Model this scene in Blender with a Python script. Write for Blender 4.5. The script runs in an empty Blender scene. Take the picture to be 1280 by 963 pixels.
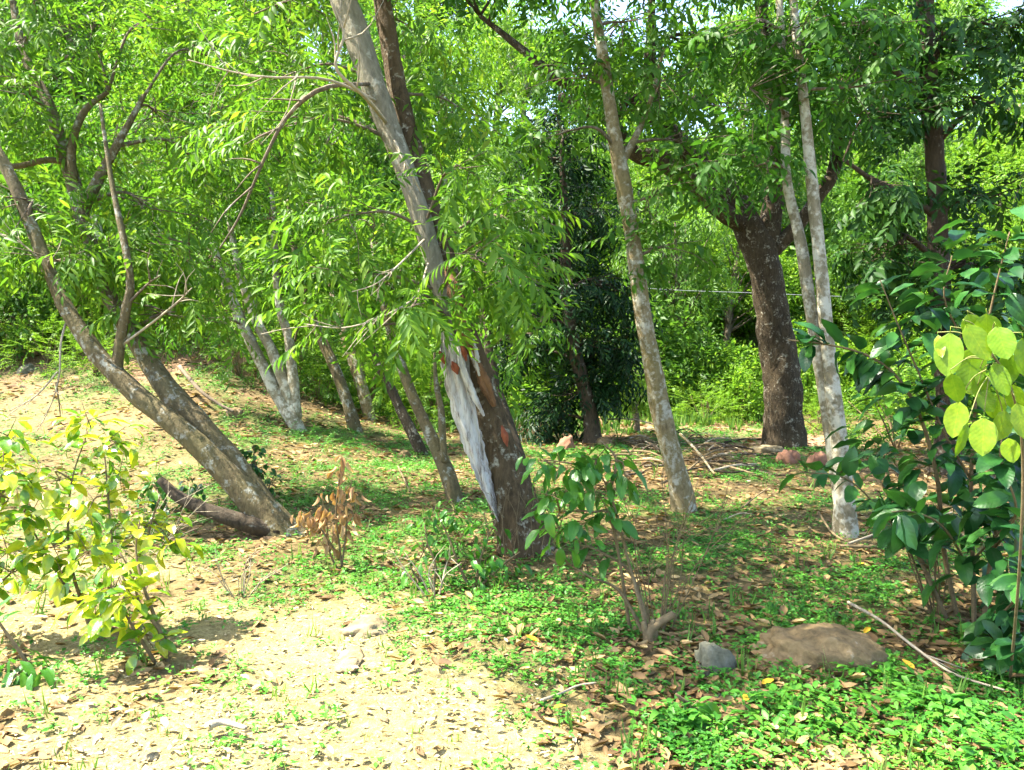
import bpy, math
import numpy as np
from mathutils import Matrix, Vector

# ------------------------------------------------------------------ camera, sky, sun, exposure
scene = bpy.context.scene
col = scene.collection
F = 1004.0                                   # focal length in photo pixels (1280 wide)
CAM = np.array([0.0, 0.0, 1.5])
PITCH = math.atan(51.5 / F)
cam = bpy.data.cameras.new('camera'); cam.sensor_width = 36.0; cam.lens = 36.0 * F / 1280.0
cam.clip_start = 0.05; cam.clip_end = 2000
cam_o = bpy.data.objects.new('camera', cam); col.objects.link(cam_o)
cam_o.location = CAM; cam_o.rotation_euler = (math.pi / 2 - PITCH, 0, 0)
scene.camera = cam_o

SUN = np.array([-0.52, 0.06, 0.85]); SUN /= np.linalg.norm(SUN)     # towards the sun
elev = math.asin(SUN[2]); azim = math.atan2(SUN[0], SUN[1])
world = bpy.data.worlds.new('World'); scene.world = world; world.use_nodes = True
wn = world.node_tree; bg = wn.nodes['Background']
sky = wn.nodes.new('ShaderNodeTexSky'); sky.sky_type = 'NISHITA'; sky.sun_disc = False
sky.sun_elevation = elev; sky.sun_rotation = azim; sky.air_density = 1.0; sky.dust_density = 2.0
wn.links.new(sky.outputs[0], bg.inputs[0]); bg.inputs[1].default_value = 0.15
sl = bpy.data.lights.new('sun', 'SUN'); sl.energy = 5.0; sl.angle = math.radians(0.53); sl.color = (1.0, 0.94, 0.81)
so = bpy.data.objects.new('sun', sl); col.objects.link(so)
so.rotation_euler = Vector(SUN).to_track_quat('Z', 'Y').to_euler(); so.location = (-6, 4, 20)
scene.view_settings.view_transform = 'Standard'; scene.view_settings.look = 'None'
scene.view_settings.gamma = 1.0; scene.view_settings.use_curve_mapping = False
scene.view_settings.exposure = 2.45
scene.cycles.max_bounces = 6; scene.cycles.transmission_bounces = 5; scene.cycles.diffuse_bounces = 4
scene.cycles.glossy_bounces = 2; scene.cycles.use_denoising = True; scene.cycles.use_adaptive_sampling = True; scene.cycles.adaptive_threshold = 0.03

rng = np.random.default_rng(7)
TRI = [0]

# ------------------------------------------------------------------ maths helpers
cp, sp_ = math.cos(PITCH), math.sin(PITCH)
def ray(u, v):
    r, f, w = (u - 640) / F, 1.0, -(v - 481.5) / F
    return np.array([r, f * cp + w * sp_, -f * sp_ + w * cp])
def P(u, v, d):
    k = ray(u, v); return CAM + k * (d / k[1])
def to_px(p):
    q = np.asarray(p) - CAM
    f = q[..., 1] * cp - q[..., 2] * sp_; w = q[..., 1] * sp_ + q[..., 2] * cp
    return 640 + F * q[..., 0] / f, 481.5 - F * w / f, f
def nrm(a):
    a = np.asarray(a, float); return a / np.maximum(np.linalg.norm(a, axis=-1, keepdims=True), 1e-9)
def sstep(a, b, x):
    t = np.clip((np.asarray(x, float) - a) / (b - a), 0, 1); return t * t * (3 - 2 * t)
_tab = np.random.default_rng(3).random((256, 256))
def vnoise(x, y):
    x = np.asarray(x, float); y = np.asarray(y, float)
    xi = np.floor(x).astype(int); yi = np.floor(y).astype(int); fx = x - xi; fy = y - yi
    fx = fx * fx * (3 - 2 * fx); fy = fy * fy * (3 - 2 * fy)
    g = lambda i, j: _tab[i & 255, j & 255]
    return (g(xi, yi) * (1 - fx) + g(xi + 1, yi) * fx) * (1 - fy) + (g(xi, yi + 1) * (1 - fx) + g(xi + 1, yi + 1) * fx) * fy
def fbm(x, y, o=4):
    s = 0; a = .5
    for i in range(o):
        s = s + a * vnoise(x * 2 ** i + 17.3 * i, y * 2 ** i + 5.1 * i); a *= .5
    return s / (1 - .5 ** o)
def softp(x, k=1.0): return np.logaddexp(0, np.asarray(x, float) / k) * k

def H(x, y):
    x = np.asarray(x, float); y = np.asarray(y, float)
    lf = sstep(0.08, 0.42, -x / np.maximum(y, 1.0))
    z = 0.17 * (softp(y - 7.5, .8) - softp(-7.5, .8)) * lf
    s0 = 17.5 - 4.0 * lf
    hill = softp(y - s0, 1.2) * 0.62
    hill = 26 * (1 - np.exp(-hill / 26))
    z = z * np.where(y > 60, 60 / np.maximum(y, 1), 1) + hill
    z = z + 0.10 * (fbm(x * .5 + 40, y * .5 + 11, 3) - .5) + 0.05 * (fbm(x * 1.7, y * 1.7, 3) - .5)
    z = z + np.clip((y - 12) / 10, 0, 1) * 1.2 * (fbm(x * .15, y * .15, 2) - .5)
    return z
def G(u, v, lift=0.0):
    k = ray(u, v); t0, t = 1.0, 1.0
    while t < 200:
        p = CAM + k * t
        if p[2] < H(p[0], p[1]):
            a, b = t0, t
            for _ in range(18):
                m = (a + b) / 2; p = CAM + k * m
                if p[2] < H(p[0], p[1]): b = m
                else: a = m
            p = CAM + k * b; p[2] = float(H(p[0], p[1])) + lift
            return p
        t0 = t; t += 0.05 + t * .01
    return CAM + k * 60
def ground(x, y, lift=0.0): return np.array([x, y, float(H(x, y)) + lift])

# ------------------------------------------------------------------ mesh helpers
def np_mesh(name, V, Fc, mat=None, smooth=True):
    V = np.ascontiguousarray(V, np.float32); Fc = np.ascontiguousarray(Fc, np.int32)
    m = bpy.data.meshes.new(name); k = Fc.shape[1]; n = len(Fc)
    m.vertices.add(len(V)); m.vertices.foreach_set('co', V.ravel())
    m.loops.add(n * k); m.loops.foreach_set('vertex_index', Fc.ravel())
    m.polygons.add(n); m.polygons.foreach_set('loop_start', np.arange(n, dtype=np.int32) * k)
    if smooth: m.polygons.foreach_set('use_smooth', np.ones(n, bool))
    m.update(calc_edges=True)
    if mat: m.materials.append(mat)
    TRI[0] += n * (k - 2)
    return m
def link(name, mesh, parent=None, **kw):
    o = bpy.data.objects.new(name, mesh); col.objects.link(o)
    if parent is not None: o.parent = parent
    for a, b in kw.items(): o[a] = b
    return o
def tag(o, label, cat, group=None, kind=None):
    if label: o['label'] = label
    if cat: o['category'] = cat
    if group: o['group'] = group
    if kind: o['kind'] = kind
    return o
def empty(name, loc, label, cat, group=None):
    o = bpy.data.objects.new(name, None); col.objects.link(o); o.location = loc; o.empty_display_size = .1
    return tag(o, label, cat, group)
def cat_meshes(parts):
    V, Fs, o = [], [], 0
    for v, f in parts:
        V.append(v); Fs.append(f + o); o += len(v)
    return np.concatenate(V), np.concatenate(Fs)
def catmull(p, n):
    p = np.asarray(p, float); m = len(p)
    q = np.vstack([2 * p[0] - p[1], p, 2 * p[-1] - p[-2]])
    t = np.linspace(0, m - 1 - 1e-6, n); i = t.astype(int); f = (t - i)[:, None]
    a, b, c, d = q[i], q[i + 1], q[i + 2], q[i + 3]
    return .5 * (2 * b + (c - a) * f + (2 * a - 5 * b + 4 * c - d) * f ** 2 + (3 * b - a - 3 * c + d) * f ** 3)
def tube(pts, rad, n=None, sides=8, rough=0.0, seed=0, flare=None, ofs=(0, 0, 0), squash=None):
    """tapered tube, quads; rough = radial lumpiness"""
    pts = np.asarray(pts, float); rad = np.asarray(rad, float)
    if n is None: n = max(3, len(pts) * 3)
    Q = catmull(np.hstack([pts, rad[:, None]]), n); c = Q[:, :3]; r = np.maximum(Q[:, 3], 5e-4)
    T = nrm(np.gradient(c, axis=0)); a = np.array([0, 0, 1.0]) if abs(T[0][2]) < .9 else np.array([1.0, 0, 0])
    N = np.zeros_like(T); N[0] = nrm(np.cross(T[0], a))
    for i in range(1, n):
        N[i] = nrm(N[i - 1] - T[i] * (N[i - 1] @ T[i]))
    B = np.cross(T, N); th = np.linspace(0, 2 * math.pi, sides, endpoint=False)
    R = np.repeat(r[:, None], sides, 1)
    if rough:
        s = np.concatenate([[0], np.cumsum(np.linalg.norm(np.diff(c, axis=0), axis=1))])[:, None]
        ca, sa = np.cos(th)[None], np.sin(th)[None]
        nz = fbm(ca * 1.6 + seed * 3.7 + s * 1.1, sa * 1.6 + s * 2.3 + seed, 4) - .5
        nz2 = vnoise(th[None] * 3.2 + seed + s * .6, s * 9 + seed * 2) - .5
        R = R * (1 + rough * (nz * 1.6 + nz2 * .45))
    if flare is not None:
        fl = np.exp(-np.linspace(0, 1, n) / flare[1])[:, None]
        R = R * (1 + flare[0] * fl * (1 + .45 * np.sin(th * 5 + seed)[None]))
    V = c[:, None, :] + R[..., None] * (np.cos(th)[None, :, None] * N[:, None] + np.sin(th)[None, :, None] * B[:, None])
    V = V.reshape(-1, 3)
    i = np.arange(n - 1)[:, None] * sides; j = np.arange(sides)[None]; j2 = (j + 1) % sides
    Fq = np.stack([i + j, i + j2, i + sides + j2, i + sides + j], -1).reshape(-1, 4)
    # caps as degenerate-free quads fans
    k = len(V); V = np.vstack([V, c[0] - T[0] * r[0] * .2, c[-1] + T[-1] * r[-1] * .6])
    jj = np.arange(0, sides - 1, 2) if sides % 2 == 0 else np.arange(0, sides - 1, 2)
    c0 = np.stack([np.full(len(jj), k), (jj + 2) % sides, jj + 1, jj], -1)
    c1 = np.stack([np.full(len(jj), k + 1), (n - 1) * sides + jj, (n - 1) * sides + jj + 1, (n - 1) * sides + (jj + 2) % sides], -1)
    Fq = np.vstack([Fq, c0, c1])
    return V - np.asarray(ofs), Fq

# ------------------------------------------------------------------ materials
def newmat(name):
    m = bpy.data.materials.new(name); m.use_nodes = True; nt = m.node_tree; nt.nodes.clear()
    out = nt.nodes.new('ShaderNodeOutputMaterial'); return m, nt, out
def node(nt, t, **kw):
    n = nt.nodes.new(t)
    for k, v in kw.items():
        if k in n.inputs.keys() if hasattr(n.inputs, 'keys') else False: n.inputs[k].default_value = v
        else: setattr(n, k, v)
    return n
def ramp(nt, fac, stops):
    r = nt.nodes.new('ShaderNodeValToRGB'); e = r.color_ramp.elements
    while len(e) < len(stops): e.new(.5)
    for el, (p, c) in zip(e, stops): el.position = p; el.color = (*c, 1)
    nt.links.new(fac, r.inputs[0]); return r.outputs[0]
def noise(nt, scale, detail=3, vec=None, rough=.55, kind='Object'):
    n = nt.nodes.new('ShaderNodeTexNoise'); n.inputs['Scale'].default_value = scale; n.inputs['Detail'].default_value = detail
    n.inputs['Roughness'].default_value = rough
    if vec is None:
        tc = nt.nodes.new('ShaderNodeTexCoord'); vec = tc.outputs[kind]
    nt.links.new(vec, n.inputs['Vector']); return n
def math_n(nt, op, a, b=None):
    n = nt.nodes.new('ShaderNodeMath'); n.operation = op
    for i, x in enumerate((a, b)):
        if x is None: continue
        if isinstance(x, (int, float)): n.inputs[i].default_value = x
        else: nt.links.new(x, n.inputs[i])
    return n.outputs[0]
def mix_c(nt, f, a, b, mode='MIX'):
    n = nt.nodes.new('ShaderNodeMix'); n.data_type = 'RGBA'; n.blend_type = mode
    for s, x in ((n.inputs[0], f), (n.inputs[6], a), (n.inputs[7], b)):
        if isinstance(x, (int, float)): s.default_value = x
        elif isinstance(x, tuple): s.default_value = (*x, 1)
        else: nt.links.new(x, s)
    return n.outputs[2]

def leaf_mat(name, stops, trans=0.45, tcol=1.9, rough=0.5, spec=.28, patch=None, nscale=1.3, vein=False):
    """per-leaf colour from a ramp over a random value; Principled mixed with translucency"""
    m, nt, out = newmat(name)
    geo = nt.nodes.new('ShaderNodeNewGeometry'); oi = nt.nodes.new('ShaderNodeObjectInfo')
    r = math_n(nt, 'FRACT', math_n(nt, 'ADD', geo.outputs['Random Per Island'], math_n(nt, 'MULTIPLY', oi.outputs['Random'], 7.31)))
    n = noise(nt, nscale, 2)
    f = math_n(nt, 'ADD', math_n(nt, 'MULTIPLY', r, .62), math_n(nt, 'MULTIPLY', math_n(nt, 'SUBTRACT', n.outputs[0], .31), 1.0))
    c = ramp(nt, f, stops)
    b = nt.nodes.new('ShaderNodeBsdfPrincipled'); b.inputs['Roughness'].default_value = rough
    b.inputs['Specular IOR Level'].default_value = spec
    if vein:                                   # midrib and side veins in the leaf's own space
        tcv = nt.nodes.new('ShaderNodeTexCoord'); sx = nt.nodes.new('ShaderNodeSeparateXYZ'); nt.links.new(tcv.outputs['Object'], sx.inputs[0])
        ay = math_n(nt, 'ABSOLUTE', sx.outputs[1]); rib_ = math_n(nt, 'LESS_THAN', ay, .010)
        ph = math_n(nt, 'SINE', math_n(nt, 'MULTIPLY', math_n(nt, 'SUBTRACT', sx.outputs[0], math_n(nt, 'MULTIPLY', ay, .9)), 62.0))
        sd = math_n(nt, 'MULTIPLY', math_n(nt, 'GREATER_THAN', ph, .90), .30); vf = math_n(nt, 'MAXIMUM', rib_, sd)
        c = mix_c(nt, math_n(nt, 'MULTIPLY', vf, .35), c, mix_c(nt, 1.0, c, (1.5, 1.35, 1.6), 'MULTIPLY'))
        bpv = nt.nodes.new('ShaderNodeBump'); bpv.inputs['Strength'].default_value = .10; bpv.inputs['Distance'].default_value = .0015
        nt.links.new(ph, bpv.inputs['Height']); nt.links.new(bpv.outputs[0], b.inputs['Normal'])
    nt.links.new(c, b.inputs['Base Color'])
    t = nt.nodes.new('ShaderNodeBsdfTranslucent')
    tc = mix_c(nt, 1.0, c, (min(1, tcol * 1.05), min(1, tcol), tcol * .35), 'MULTIPLY')
    n2 = tc.node; n2.clamp_result = False
    nt.links.new(tc, t.inputs['Color'])
    mx = nt.nodes.new('ShaderNodeMixShader'); mx.inputs[0].default_value = trans
    nt.links.new(b.outputs[0], mx.inputs[1]); nt.links.new(t.outputs[0], mx.inputs[2]); nt.links.new(mx.outputs[0], out.inputs[0])
    return m
def bark_mat(name, dark, mid, lichen, amount=.5, spot=14.0, stretch=.25, bump=.6, moss=None):
    m, nt, out = newmat(name)
    tc = nt.nodes.new('ShaderNodeTexCoord'); mp = nt.nodes.new('ShaderNodeMapping')
    mp.inputs['Scale'].default_value = (1, 1, stretch); nt.links.new(tc.outputs['Object'], mp.inputs[0])
    n1 = noise(nt, 34, 6, mp.outputs[0], .7); n2 = noise(nt, spot * .55, 5, tc.outputs['Object'], .65)
    n3 = noise(nt, spot * 2.3, 4, tc.outputs['Object'], .6); n4 = noise(nt, 1.6, 2, tc.outputs['Object'])
    c = ramp(nt, n1.outputs[0], [(.32, dark), (.68, mid)])
    c = mix_c(nt, ramp(nt, n4.outputs[0], [(.42, (0, 0, 0)), (.62, (1, 1, 1))]), c, mix_c(nt, .45, c, moss or mid))
    lo = .70 - .32 * amount
    k = math_n(nt, 'ADD', math_n(nt, 'MULTIPLY', n2.outputs[0], .62), math_n(nt, 'MULTIPLY', n3.outputs[0], .38))
    lf = ramp(nt, k, [(lo - .02, (0, 0, 0)), (lo + .075, (.9, .9, .9))])
    lich = mix_c(nt, n1.outputs[0], lichen, tuple(x * .72 for x in lichen))
    c = mix_c(nt, lf, c, lich)
    b = nt.nodes.new('ShaderNodeBsdfPrincipled'); b.inputs['Roughness'].default_value = .88
    b.inputs['Specular IOR Level'].default_value = .2
    nt.links.new(c, b.inputs['Base Color'])
    bp = nt.nodes.new('ShaderNodeBump'); bp.inputs['Strength'].default_value = bump; bp.inputs['Distance'].default_value = .02
    hgt = math_n(nt, 'ADD', n1.outputs[0], math_n(nt, 'MULTIPLY', n2.outputs[0], .6))
    nt.links.new(hgt, bp.inputs['Height']); nt.links.new(bp.outputs[0], b.inputs['Normal'])
    nt.links.new(b.outputs[0], out.inputs[0]); return m
def plain_mat(name, stops, scale=12, rough=.9, bump=.4, stretch=(1, 1, 1), trans=0, dist=.02, rot=(0, 0, 0)):
    m, nt, out = newmat(name)
    tc = nt.nodes.new('ShaderNodeTexCoord'); mp = nt.nodes.new('ShaderNodeMapping'); mp.inputs['Scale'].default_value = stretch; mp.inputs['Rotation'].default_value = rot
    nt.links.new(tc.outputs['Object'], mp.inputs[0])
    n = noise(nt, scale, 6, mp.outputs[0], .65); n2 = noise(nt, scale * 5, 4, mp.outputs[0], .6)
    f = math_n(nt, 'ADD', math_n(nt, 'MULTIPLY', n.outputs[0], .7), math_n(nt, 'MULTIPLY', n2.outputs[0], .3))
    c = ramp(nt, f, stops)
    b = nt.nodes.new('ShaderNodeBsdfPrincipled'); b.inputs['Roughness'].default_value = rough; b.inputs['Specular IOR Level'].default_value = .25
    nt.links.new(c, b.inputs['Base Color'])
    bp = nt.nodes.new('ShaderNodeBump'); bp.inputs['Strength'].default_value = bump; bp.inputs['Distance'].default_value = dist
    nt.links.new(f, bp.inputs['Height']); nt.links.new(bp.outputs[0], b.inputs['Normal'])
    nt.links.new(b.outputs[0], out.inputs[0]); return m

M = {}
M['leaf_main'] = leaf_mat('leaf_fresh', [(.1, (.055, .15, .012)), (.5, (.10, .225, .016)), (.85, (.17, .29, .02)), (1, (.27, .33, .03))], .58, 2.2)
M['leaf_mid'] = leaf_mat('leaf_mid_green', [(.1, (.04, .125, .012)), (.55, (.08, .20, .015)), (1, (.15, .27, .02))], .55, 2.1)
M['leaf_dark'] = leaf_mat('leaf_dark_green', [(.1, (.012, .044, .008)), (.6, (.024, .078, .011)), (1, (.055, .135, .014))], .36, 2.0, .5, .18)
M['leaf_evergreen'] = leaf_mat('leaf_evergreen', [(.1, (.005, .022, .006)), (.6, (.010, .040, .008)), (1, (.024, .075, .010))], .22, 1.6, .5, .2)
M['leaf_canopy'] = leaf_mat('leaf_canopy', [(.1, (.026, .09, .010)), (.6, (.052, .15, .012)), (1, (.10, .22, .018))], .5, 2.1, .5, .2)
M['leaf_far'] = leaf_mat('leaf_far_bright', [(.05, (.065, .17, .012)), (.5, (.15, .30, .02)), (1, (.25, .38, .035))], .55, 2.1, .5, .3)
M['leaf_far_dark'] = leaf_mat('leaf_far_deep', [(.05, (.035, .10, .012)), (.5, (.07, .17, .018)), (1, (.14, .26, .025))], .5, 2.1, .5, .3)
M['leaf_bush'] = leaf_mat('leaf_yellow_green', [(.12, (.06, .17, .012)), (.32, (.13, .28, .014)), (.5, (.30, .42, .018)), (.7, (.46, .49, .02)), (1, (.55, .55, .14))], .5, 1.9, .22, .8, vein=True)  # palest ramp colour stands for overexposed leaves, glare put into the colour
M['leaf_young'] = leaf_mat('leaf_young_yellow', [(.1, (.13, .27, .010)), (.6, (.20, .33, .011)), (1, (.30, .39, .014))], .55, 1.9, .35, .5, nscale=9, vein=True)
M['leaf_shrub'] = leaf_mat('leaf_glossy_dark', [(.1, (.011, .055, .013)), (.5, (.022, .095, .018)), (.8, (.045, .15, .020)), (1, (.10, .23, .02))], .32, 1.8, .36, .38, vein=True)
M['leaf_broad'] = leaf_mat('leaf_broad_green', [(.1, (.03, .12, .016)), (.6, (.06, .20, .02)), (1, (.13, .28, .03))], .42, 1.8, .36, .4, vein=True)
M['cover'] = leaf_mat('ground_cover_leaf', [(.1, (.035, .16, .018)), (.55, (.07, .25, .022)), (1, (.14, .33, .03))], .4, 1.8, .5, .35, nscale=1.1)
M['grass'] = leaf_mat('grass_blade', [(.1, (.07, .18, .03)), (.6, (.13, .26, .04)), (1, (.26, .30, .08))], .4, 1.7, .5, .3)
M['litter'] = leaf_mat('dead_leaf', [(.08, (.07, .042, .018)), (.4, (.165, .10, .04)), (.7, (.29, .19, .075)), (1, (.45, .345, .16))], .14, 1.2, .7, .25, nscale=2.2)
M['litter_pale'] = leaf_mat('dry_pale_leaf', [(.08, (.14, .10, .045)), (.5, (.36, .285, .145)), (1, (.58, .50, .33))], .12, 1.2, .7, .25, nscale=2.2)
M['yellow_leaf'] = leaf_mat('fallen_yellow_leaf', [(.1, (.55, .33, .02)), (1, (.62, .42, .04))], .2, 1.3, .5, .3)
M['bark_main'] = bark_mat('bark_brown_spotted', (.028, .019, .009), (.115, .076, .036), (.40, .37, .27), .40, 15, .3, 1.0)
M['bark_grey'] = bark_mat('bark_grey', (.09, .078, .05), (.24, .21, .145), (.42, .40, .31), .42, 11, .2, .7)
M['bark_left'] = bark_mat('bark_olive_lichen', (.055, .042, .02), (.17, .13, .065), (.38, .38, .31), .46, 13, .5, .9, (.12, .11, .04))
M['bark_pale'] = bark_mat('bark_pale_lichen', (.10, .085, .048), (.25, .21, .13), (.50, .475, .37), .68, 12, .5, .7)
M['bark_slender'] = bark_mat('bark_slender_mossy', (.10, .075, .035), (.26, .20, .105), (.46, .43, .33), .55, 12, .5, .7, (.17, .14, .04))
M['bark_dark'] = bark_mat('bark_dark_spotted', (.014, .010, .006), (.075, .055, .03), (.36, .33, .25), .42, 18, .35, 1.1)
M['bark_young'] = bark_mat('bark_young', (.06, .045, .03), (.18, .14, .09), (.40, .38, .32), .4, 14, .4, .6)
M['bark_shadow'] = bark_mat('bark_umber', (.020, .016, .010), (.075, .055, .034), (.30, .28, .22), .34, 12, .4, .8)  # dark brown bark; on the low limb it stands in for shade
M['twig'] = plain_mat('twig_brown', [(.3, (.075, .052, .024)), (.7, (.21, .155, .078))], 30, .85, .3)
M['twig_pale'] = plain_mat('twig_bleached', [(.3, (.20, .16, .095)), (.7, (.42, .36, .26))], 30, .85, .3)
M['stem_green'] = plain_mat('stem_green', [(.3, (.10, .14, .03)), (.7, (.24, .22, .07))], 30, .7, .2)
M['bare_wood'] = plain_mat('bare_wood', [(.36, (.06, .045, .035)), (.43, (.30, .26, .22)), (.52, (.46, .43, .385)), (.7, (.56, .53, .48))], 26, .8, 1.0, (1, 1, .07), rot=(0, .30, 0))
M['raw_wood'] = plain_mat('raw_red_wood', [(.3, (.13, .03, .012)), (.7, (.30, .09, .04))], 40, .8, .6, (1, 1, .3))
M['torn_bark'] = plain_mat('torn_orange_bark', [(.3, (.07, .032, .014)), (.7, (.24, .125, .055))], 30, .9, .8, (1, 1, .2))
M['dead_shrub'] = leaf_mat('withered_leaf', [(.1, (.24, .125, .055)), (.5, (.42, .25, .12)), (1, (.58, .40, .21))], .2, 1.3, .7, .2)
M['rock_tan'] = plain_mat('rock_tan', [(.3, (.05, .04, .02)), (.43, (.13, .09, .04)), (.58, (.20, .14, .065)), (.72, (.36, .31, .23))], 9, .95, 1.0)
M['rock_grey'] = plain_mat('rock_grey', [(.3, (.045, .044, .026)), (.5, (.11, .108, .07)), (.72, (.21, .20, .15))], 9, .95, .8)
M['rock_red'] = plain_mat('rock_red', [(.25, (.13, .06, .035)), (.7, (.33, .17, .10))], 8, .95, .8)
M['rock_pale'] = plain_mat('rock_pale', [(.3, (.07, .053, .026)), (.5, (.18, .142, .076)), (.72, (.30, .255, .16))], 9, .95, .9)
M['wire'] = plain_mat('wire_steel', [(.3, (.25, .27, .29)), (.7, (.45, .47, .5))], 40, .5, .1)

# ------------------------------------------------------------------ ground sheet
SAND3_PX = [(-400, 1000), (-400, 700), (0, 690), (150, 700), (250, 735), (350, 745), (440, 740), (400, 850), (200, 930), (0, 990)]
SAND_PX = [(-400, 1250), (-100, 985), (60, 925), (150, 880), (240, 845), (310, 800), (370, 765), (430, 745), (500, 775), (600, 812), (680, 840), (720, 890), (830, 925), (870, 990), (760, 1400), (-400, 1400)]
SAND2_PX = [(-300, 640), (-300, 505), (0, 497), (130, 500), (215, 520), (255, 575), (205, 640), (110, 680), (0, 700)]
EARTH_PX = [(640, 536), (720, 522), (880, 530), (1010, 540), (1120, 548), (1120, 556), (960, 557), (860, 548), (700, 548)]
BANK_PX = [(0, 470), (60, 455), (200, 430), (330, 440), (400, 455), (330, 495), (200, 490), (60, 500)]
def poly_world(px):
    return np.array([G(u, v)[:2] for u, v in px])
def in_poly(x, y, poly):
    x = np.asarray(x, float); y = np.asarray(y, float); ins = np.zeros(x.shape, bool); j = len(poly) - 1
    for i in range(len(poly)):
        xi, yi = poly[i]; xj, yj = poly[j]
        c = ((yi > y) != (yj > y)) & (x < (xj - xi) * (y - yi) / (yj - yi + 1e-12) + xi); ins ^= c; j = i
    return ins
def G_safe(u, v):
    return G(u, min(v, 1390))
SAND = poly_world([(u, min(v, 1390)) for u, v in SAND_PX]); SAND2 = poly_world(SAND2_PX); SAND3 = poly_world(SAND3_PX); EARTH = poly_world(EARTH_PX); BANK = poly_world(BANK_PX)
def soft_in(x, y, poly, w):
    """share of jittered copies of the point inside the polygon: a ragged soft edge"""
    wx = (fbm(x * 2.1 + 3, y * 2.1 + 9, 3) - .5) * w * 2.2; wy = (fbm(x * 2.1 + 31, y * 2.1 + 4, 3) - .5) * w * 2.2
    s = 0
    for a in range(6):
        s = s + in_poly(x + wx + w * .5 * math.cos(a * 1.047), y + wy + w * .5 * math.sin(a * 1.047), poly)
    return s / 6.0
def sandy(x, y):
    s3 = soft_in(x, y, SAND3, .4) * (.25 + .55 * sstep(.36, .6, fbm(x * 2.4 + 15, y * 2.4, 3)))
    return np.maximum(s3, np.maximum(soft_in(x, y, SAND, .38) * (.86 + .14 * sstep(.38, .55, fbm(x * 3.1 + 5, y * 3.1, 3))), .5 * soft_in(x, y, SAND2, .7) * (.35 + .65 * sstep(.38, .58, fbm(x * 1.6, y * 1.6 + 3, 3)))))
def earthy(x, y):
    return np.maximum(soft_in(x, y, EARTH, .6), .6 * soft_in(x, y, BANK, .6))
# green patches of creeping plants: (u, v, radius px horizontally, px vertically, strength)
GREEN_PX = [(640, 785, 150, 42, 1.0), (520, 690, 120, 55, .75), (1180, 905, 110, 55, .7), (960, 770, 110, 40, .75), (930, 710, 120, 28, .7),
            (840, 850, 70, 40, .55), (1000, 890, 130, 50, .5), (470, 600, 120, 30, .8), (400, 630, 60, 30, .6), (880, 640, 130, 22, .55), (330, 600, 90, 30, .6),
            (620, 640, 90, 40, .7), (700, 700, 60, 40, .6), (1150, 690, 100, 30, .5), (880, 930, 60, 35, .7), (150, 600, 130, 60, .4), (310, 760, 60, 22, .45),
            (500, 560, 120, 20, .8), (660, 560, 70, 18, .7), (60, 850, 60, 22, .6), (170, 800, 70, 24, .6), (300, 545, 80, 15, .5), (860, 545, 60, 8, .7),
            (1090, 820, 60, 30, .6), (760, 830, 60, 25, .5), (240, 690, 60, 25, .6)]
GREENS = []
for (u, v, a, b, s) in GREEN_PX:
    c = G(u, v); ex = abs(G(u + a, v)[0] - c[0]); ey = abs(G(u, v - b)[1] - c[1]) * .9 + .05
    GREENS.append((c[0], c[1], ex, ey, s))
def greeny(x, y):
    g = np.zeros(np.shape(x))
    for (cx, cy, ex, ey, s) in GREENS:
        g = np.maximum(g, s * np.exp(-(((x - cx) / ex) ** 2 + ((y - cy) / ey) ** 2) * .9))
    n = fbm(x * 2.6 + 8, y * 2.6 + 2, 4)
    base = sstep(.40, .62, fbm(x * .9 + 60, y * .9, 3)) * .62
    g = np.maximum(g, base * (1 - sandy(x, y))) * (.35 + 1.3 * sstep(.34, .62, n))
    return np.clip(g, 0, 1)

def axis(lo, hi, flo, fhi, step, grow):
    a = list(np.arange(flo, fhi, step)); s = step; p = a[-1]
    while p < hi: s *= grow; p += s; a.append(p)
    s = step; p = flo; b = []
    while p > lo: s *= grow; p -= s; b.append(p)
    return np.array(b[::-1] + a)
xs = axis(-330, 330, -5.2, 4.6, .038, 1.10); ys = axis(-60, 340, 1.6, 9.5, .038, 1.085)
X, Y = np.meshgrid(xs, ys); Z = H(X, Y)
near = np.clip(1 - (Y - 9) / 6, 0, 1)
Z = Z + near * (.022 * (fbm(X * 6, Y * 6, 3) - .5) + .012 * (vnoise(X * 19, Y * 19) - .5))
nx, ny = len(xs), len(ys)
idx = np.arange(nx * ny).reshape(ny, nx)
Fg = np.stack([idx[:-1, :-1], idx[:-1, 1:], idx[1:, 1:], idx[1:, :-1]], -1).reshape(-1, 4)
gm, nt, out = newmat('forest_floor')
at = nt.nodes.new('ShaderNodeAttribute'); at.attribute_name = 'soil'
sep = nt.nodes.new('ShaderNodeSeparateColor'); nt.links.new(at.outputs['Color'], sep.inputs[0])
n1 = noise(nt, 3.2, 7, None, .7); n2 = noise(nt, 22, 6, None, .75); n3 = noise(nt, 90, 4, None, .7)
vo = nt.nodes.new('ShaderNodeTexVoronoi'); vo.inputs['Scale'].default_value = 42
tcg = nt.nodes.new('ShaderNodeTexCoord'); nt.links.new(tcg.outputs['Object'], vo.inputs['Vector'])
f = math_n(nt, 'ADD', math_n(nt, 'MULTIPLY', n2.outputs[0], .6), math_n(nt, 'MULTIPLY', n3.outputs[0], .4))
soil = ramp(nt, f, [(.3, (.042, .028, .012)), (.5, (.10, .067, .027)), (.68, (.19, .135, .056))])
sand = ramp(nt, f, [(.34, (.07, .052, .02)), (.44, (.19, .15, .062)), (.54, (.31, .25, .11)), (.68, (.42, .355, .19))])
earth = ramp(nt, f, [(.3, (.20, .11, .06)), (.7, (.42, .27, .165))])
grn = ramp(nt, f, [(.3, (.030, .055, .012)), (.7, (.07, .15, .02))])
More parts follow.
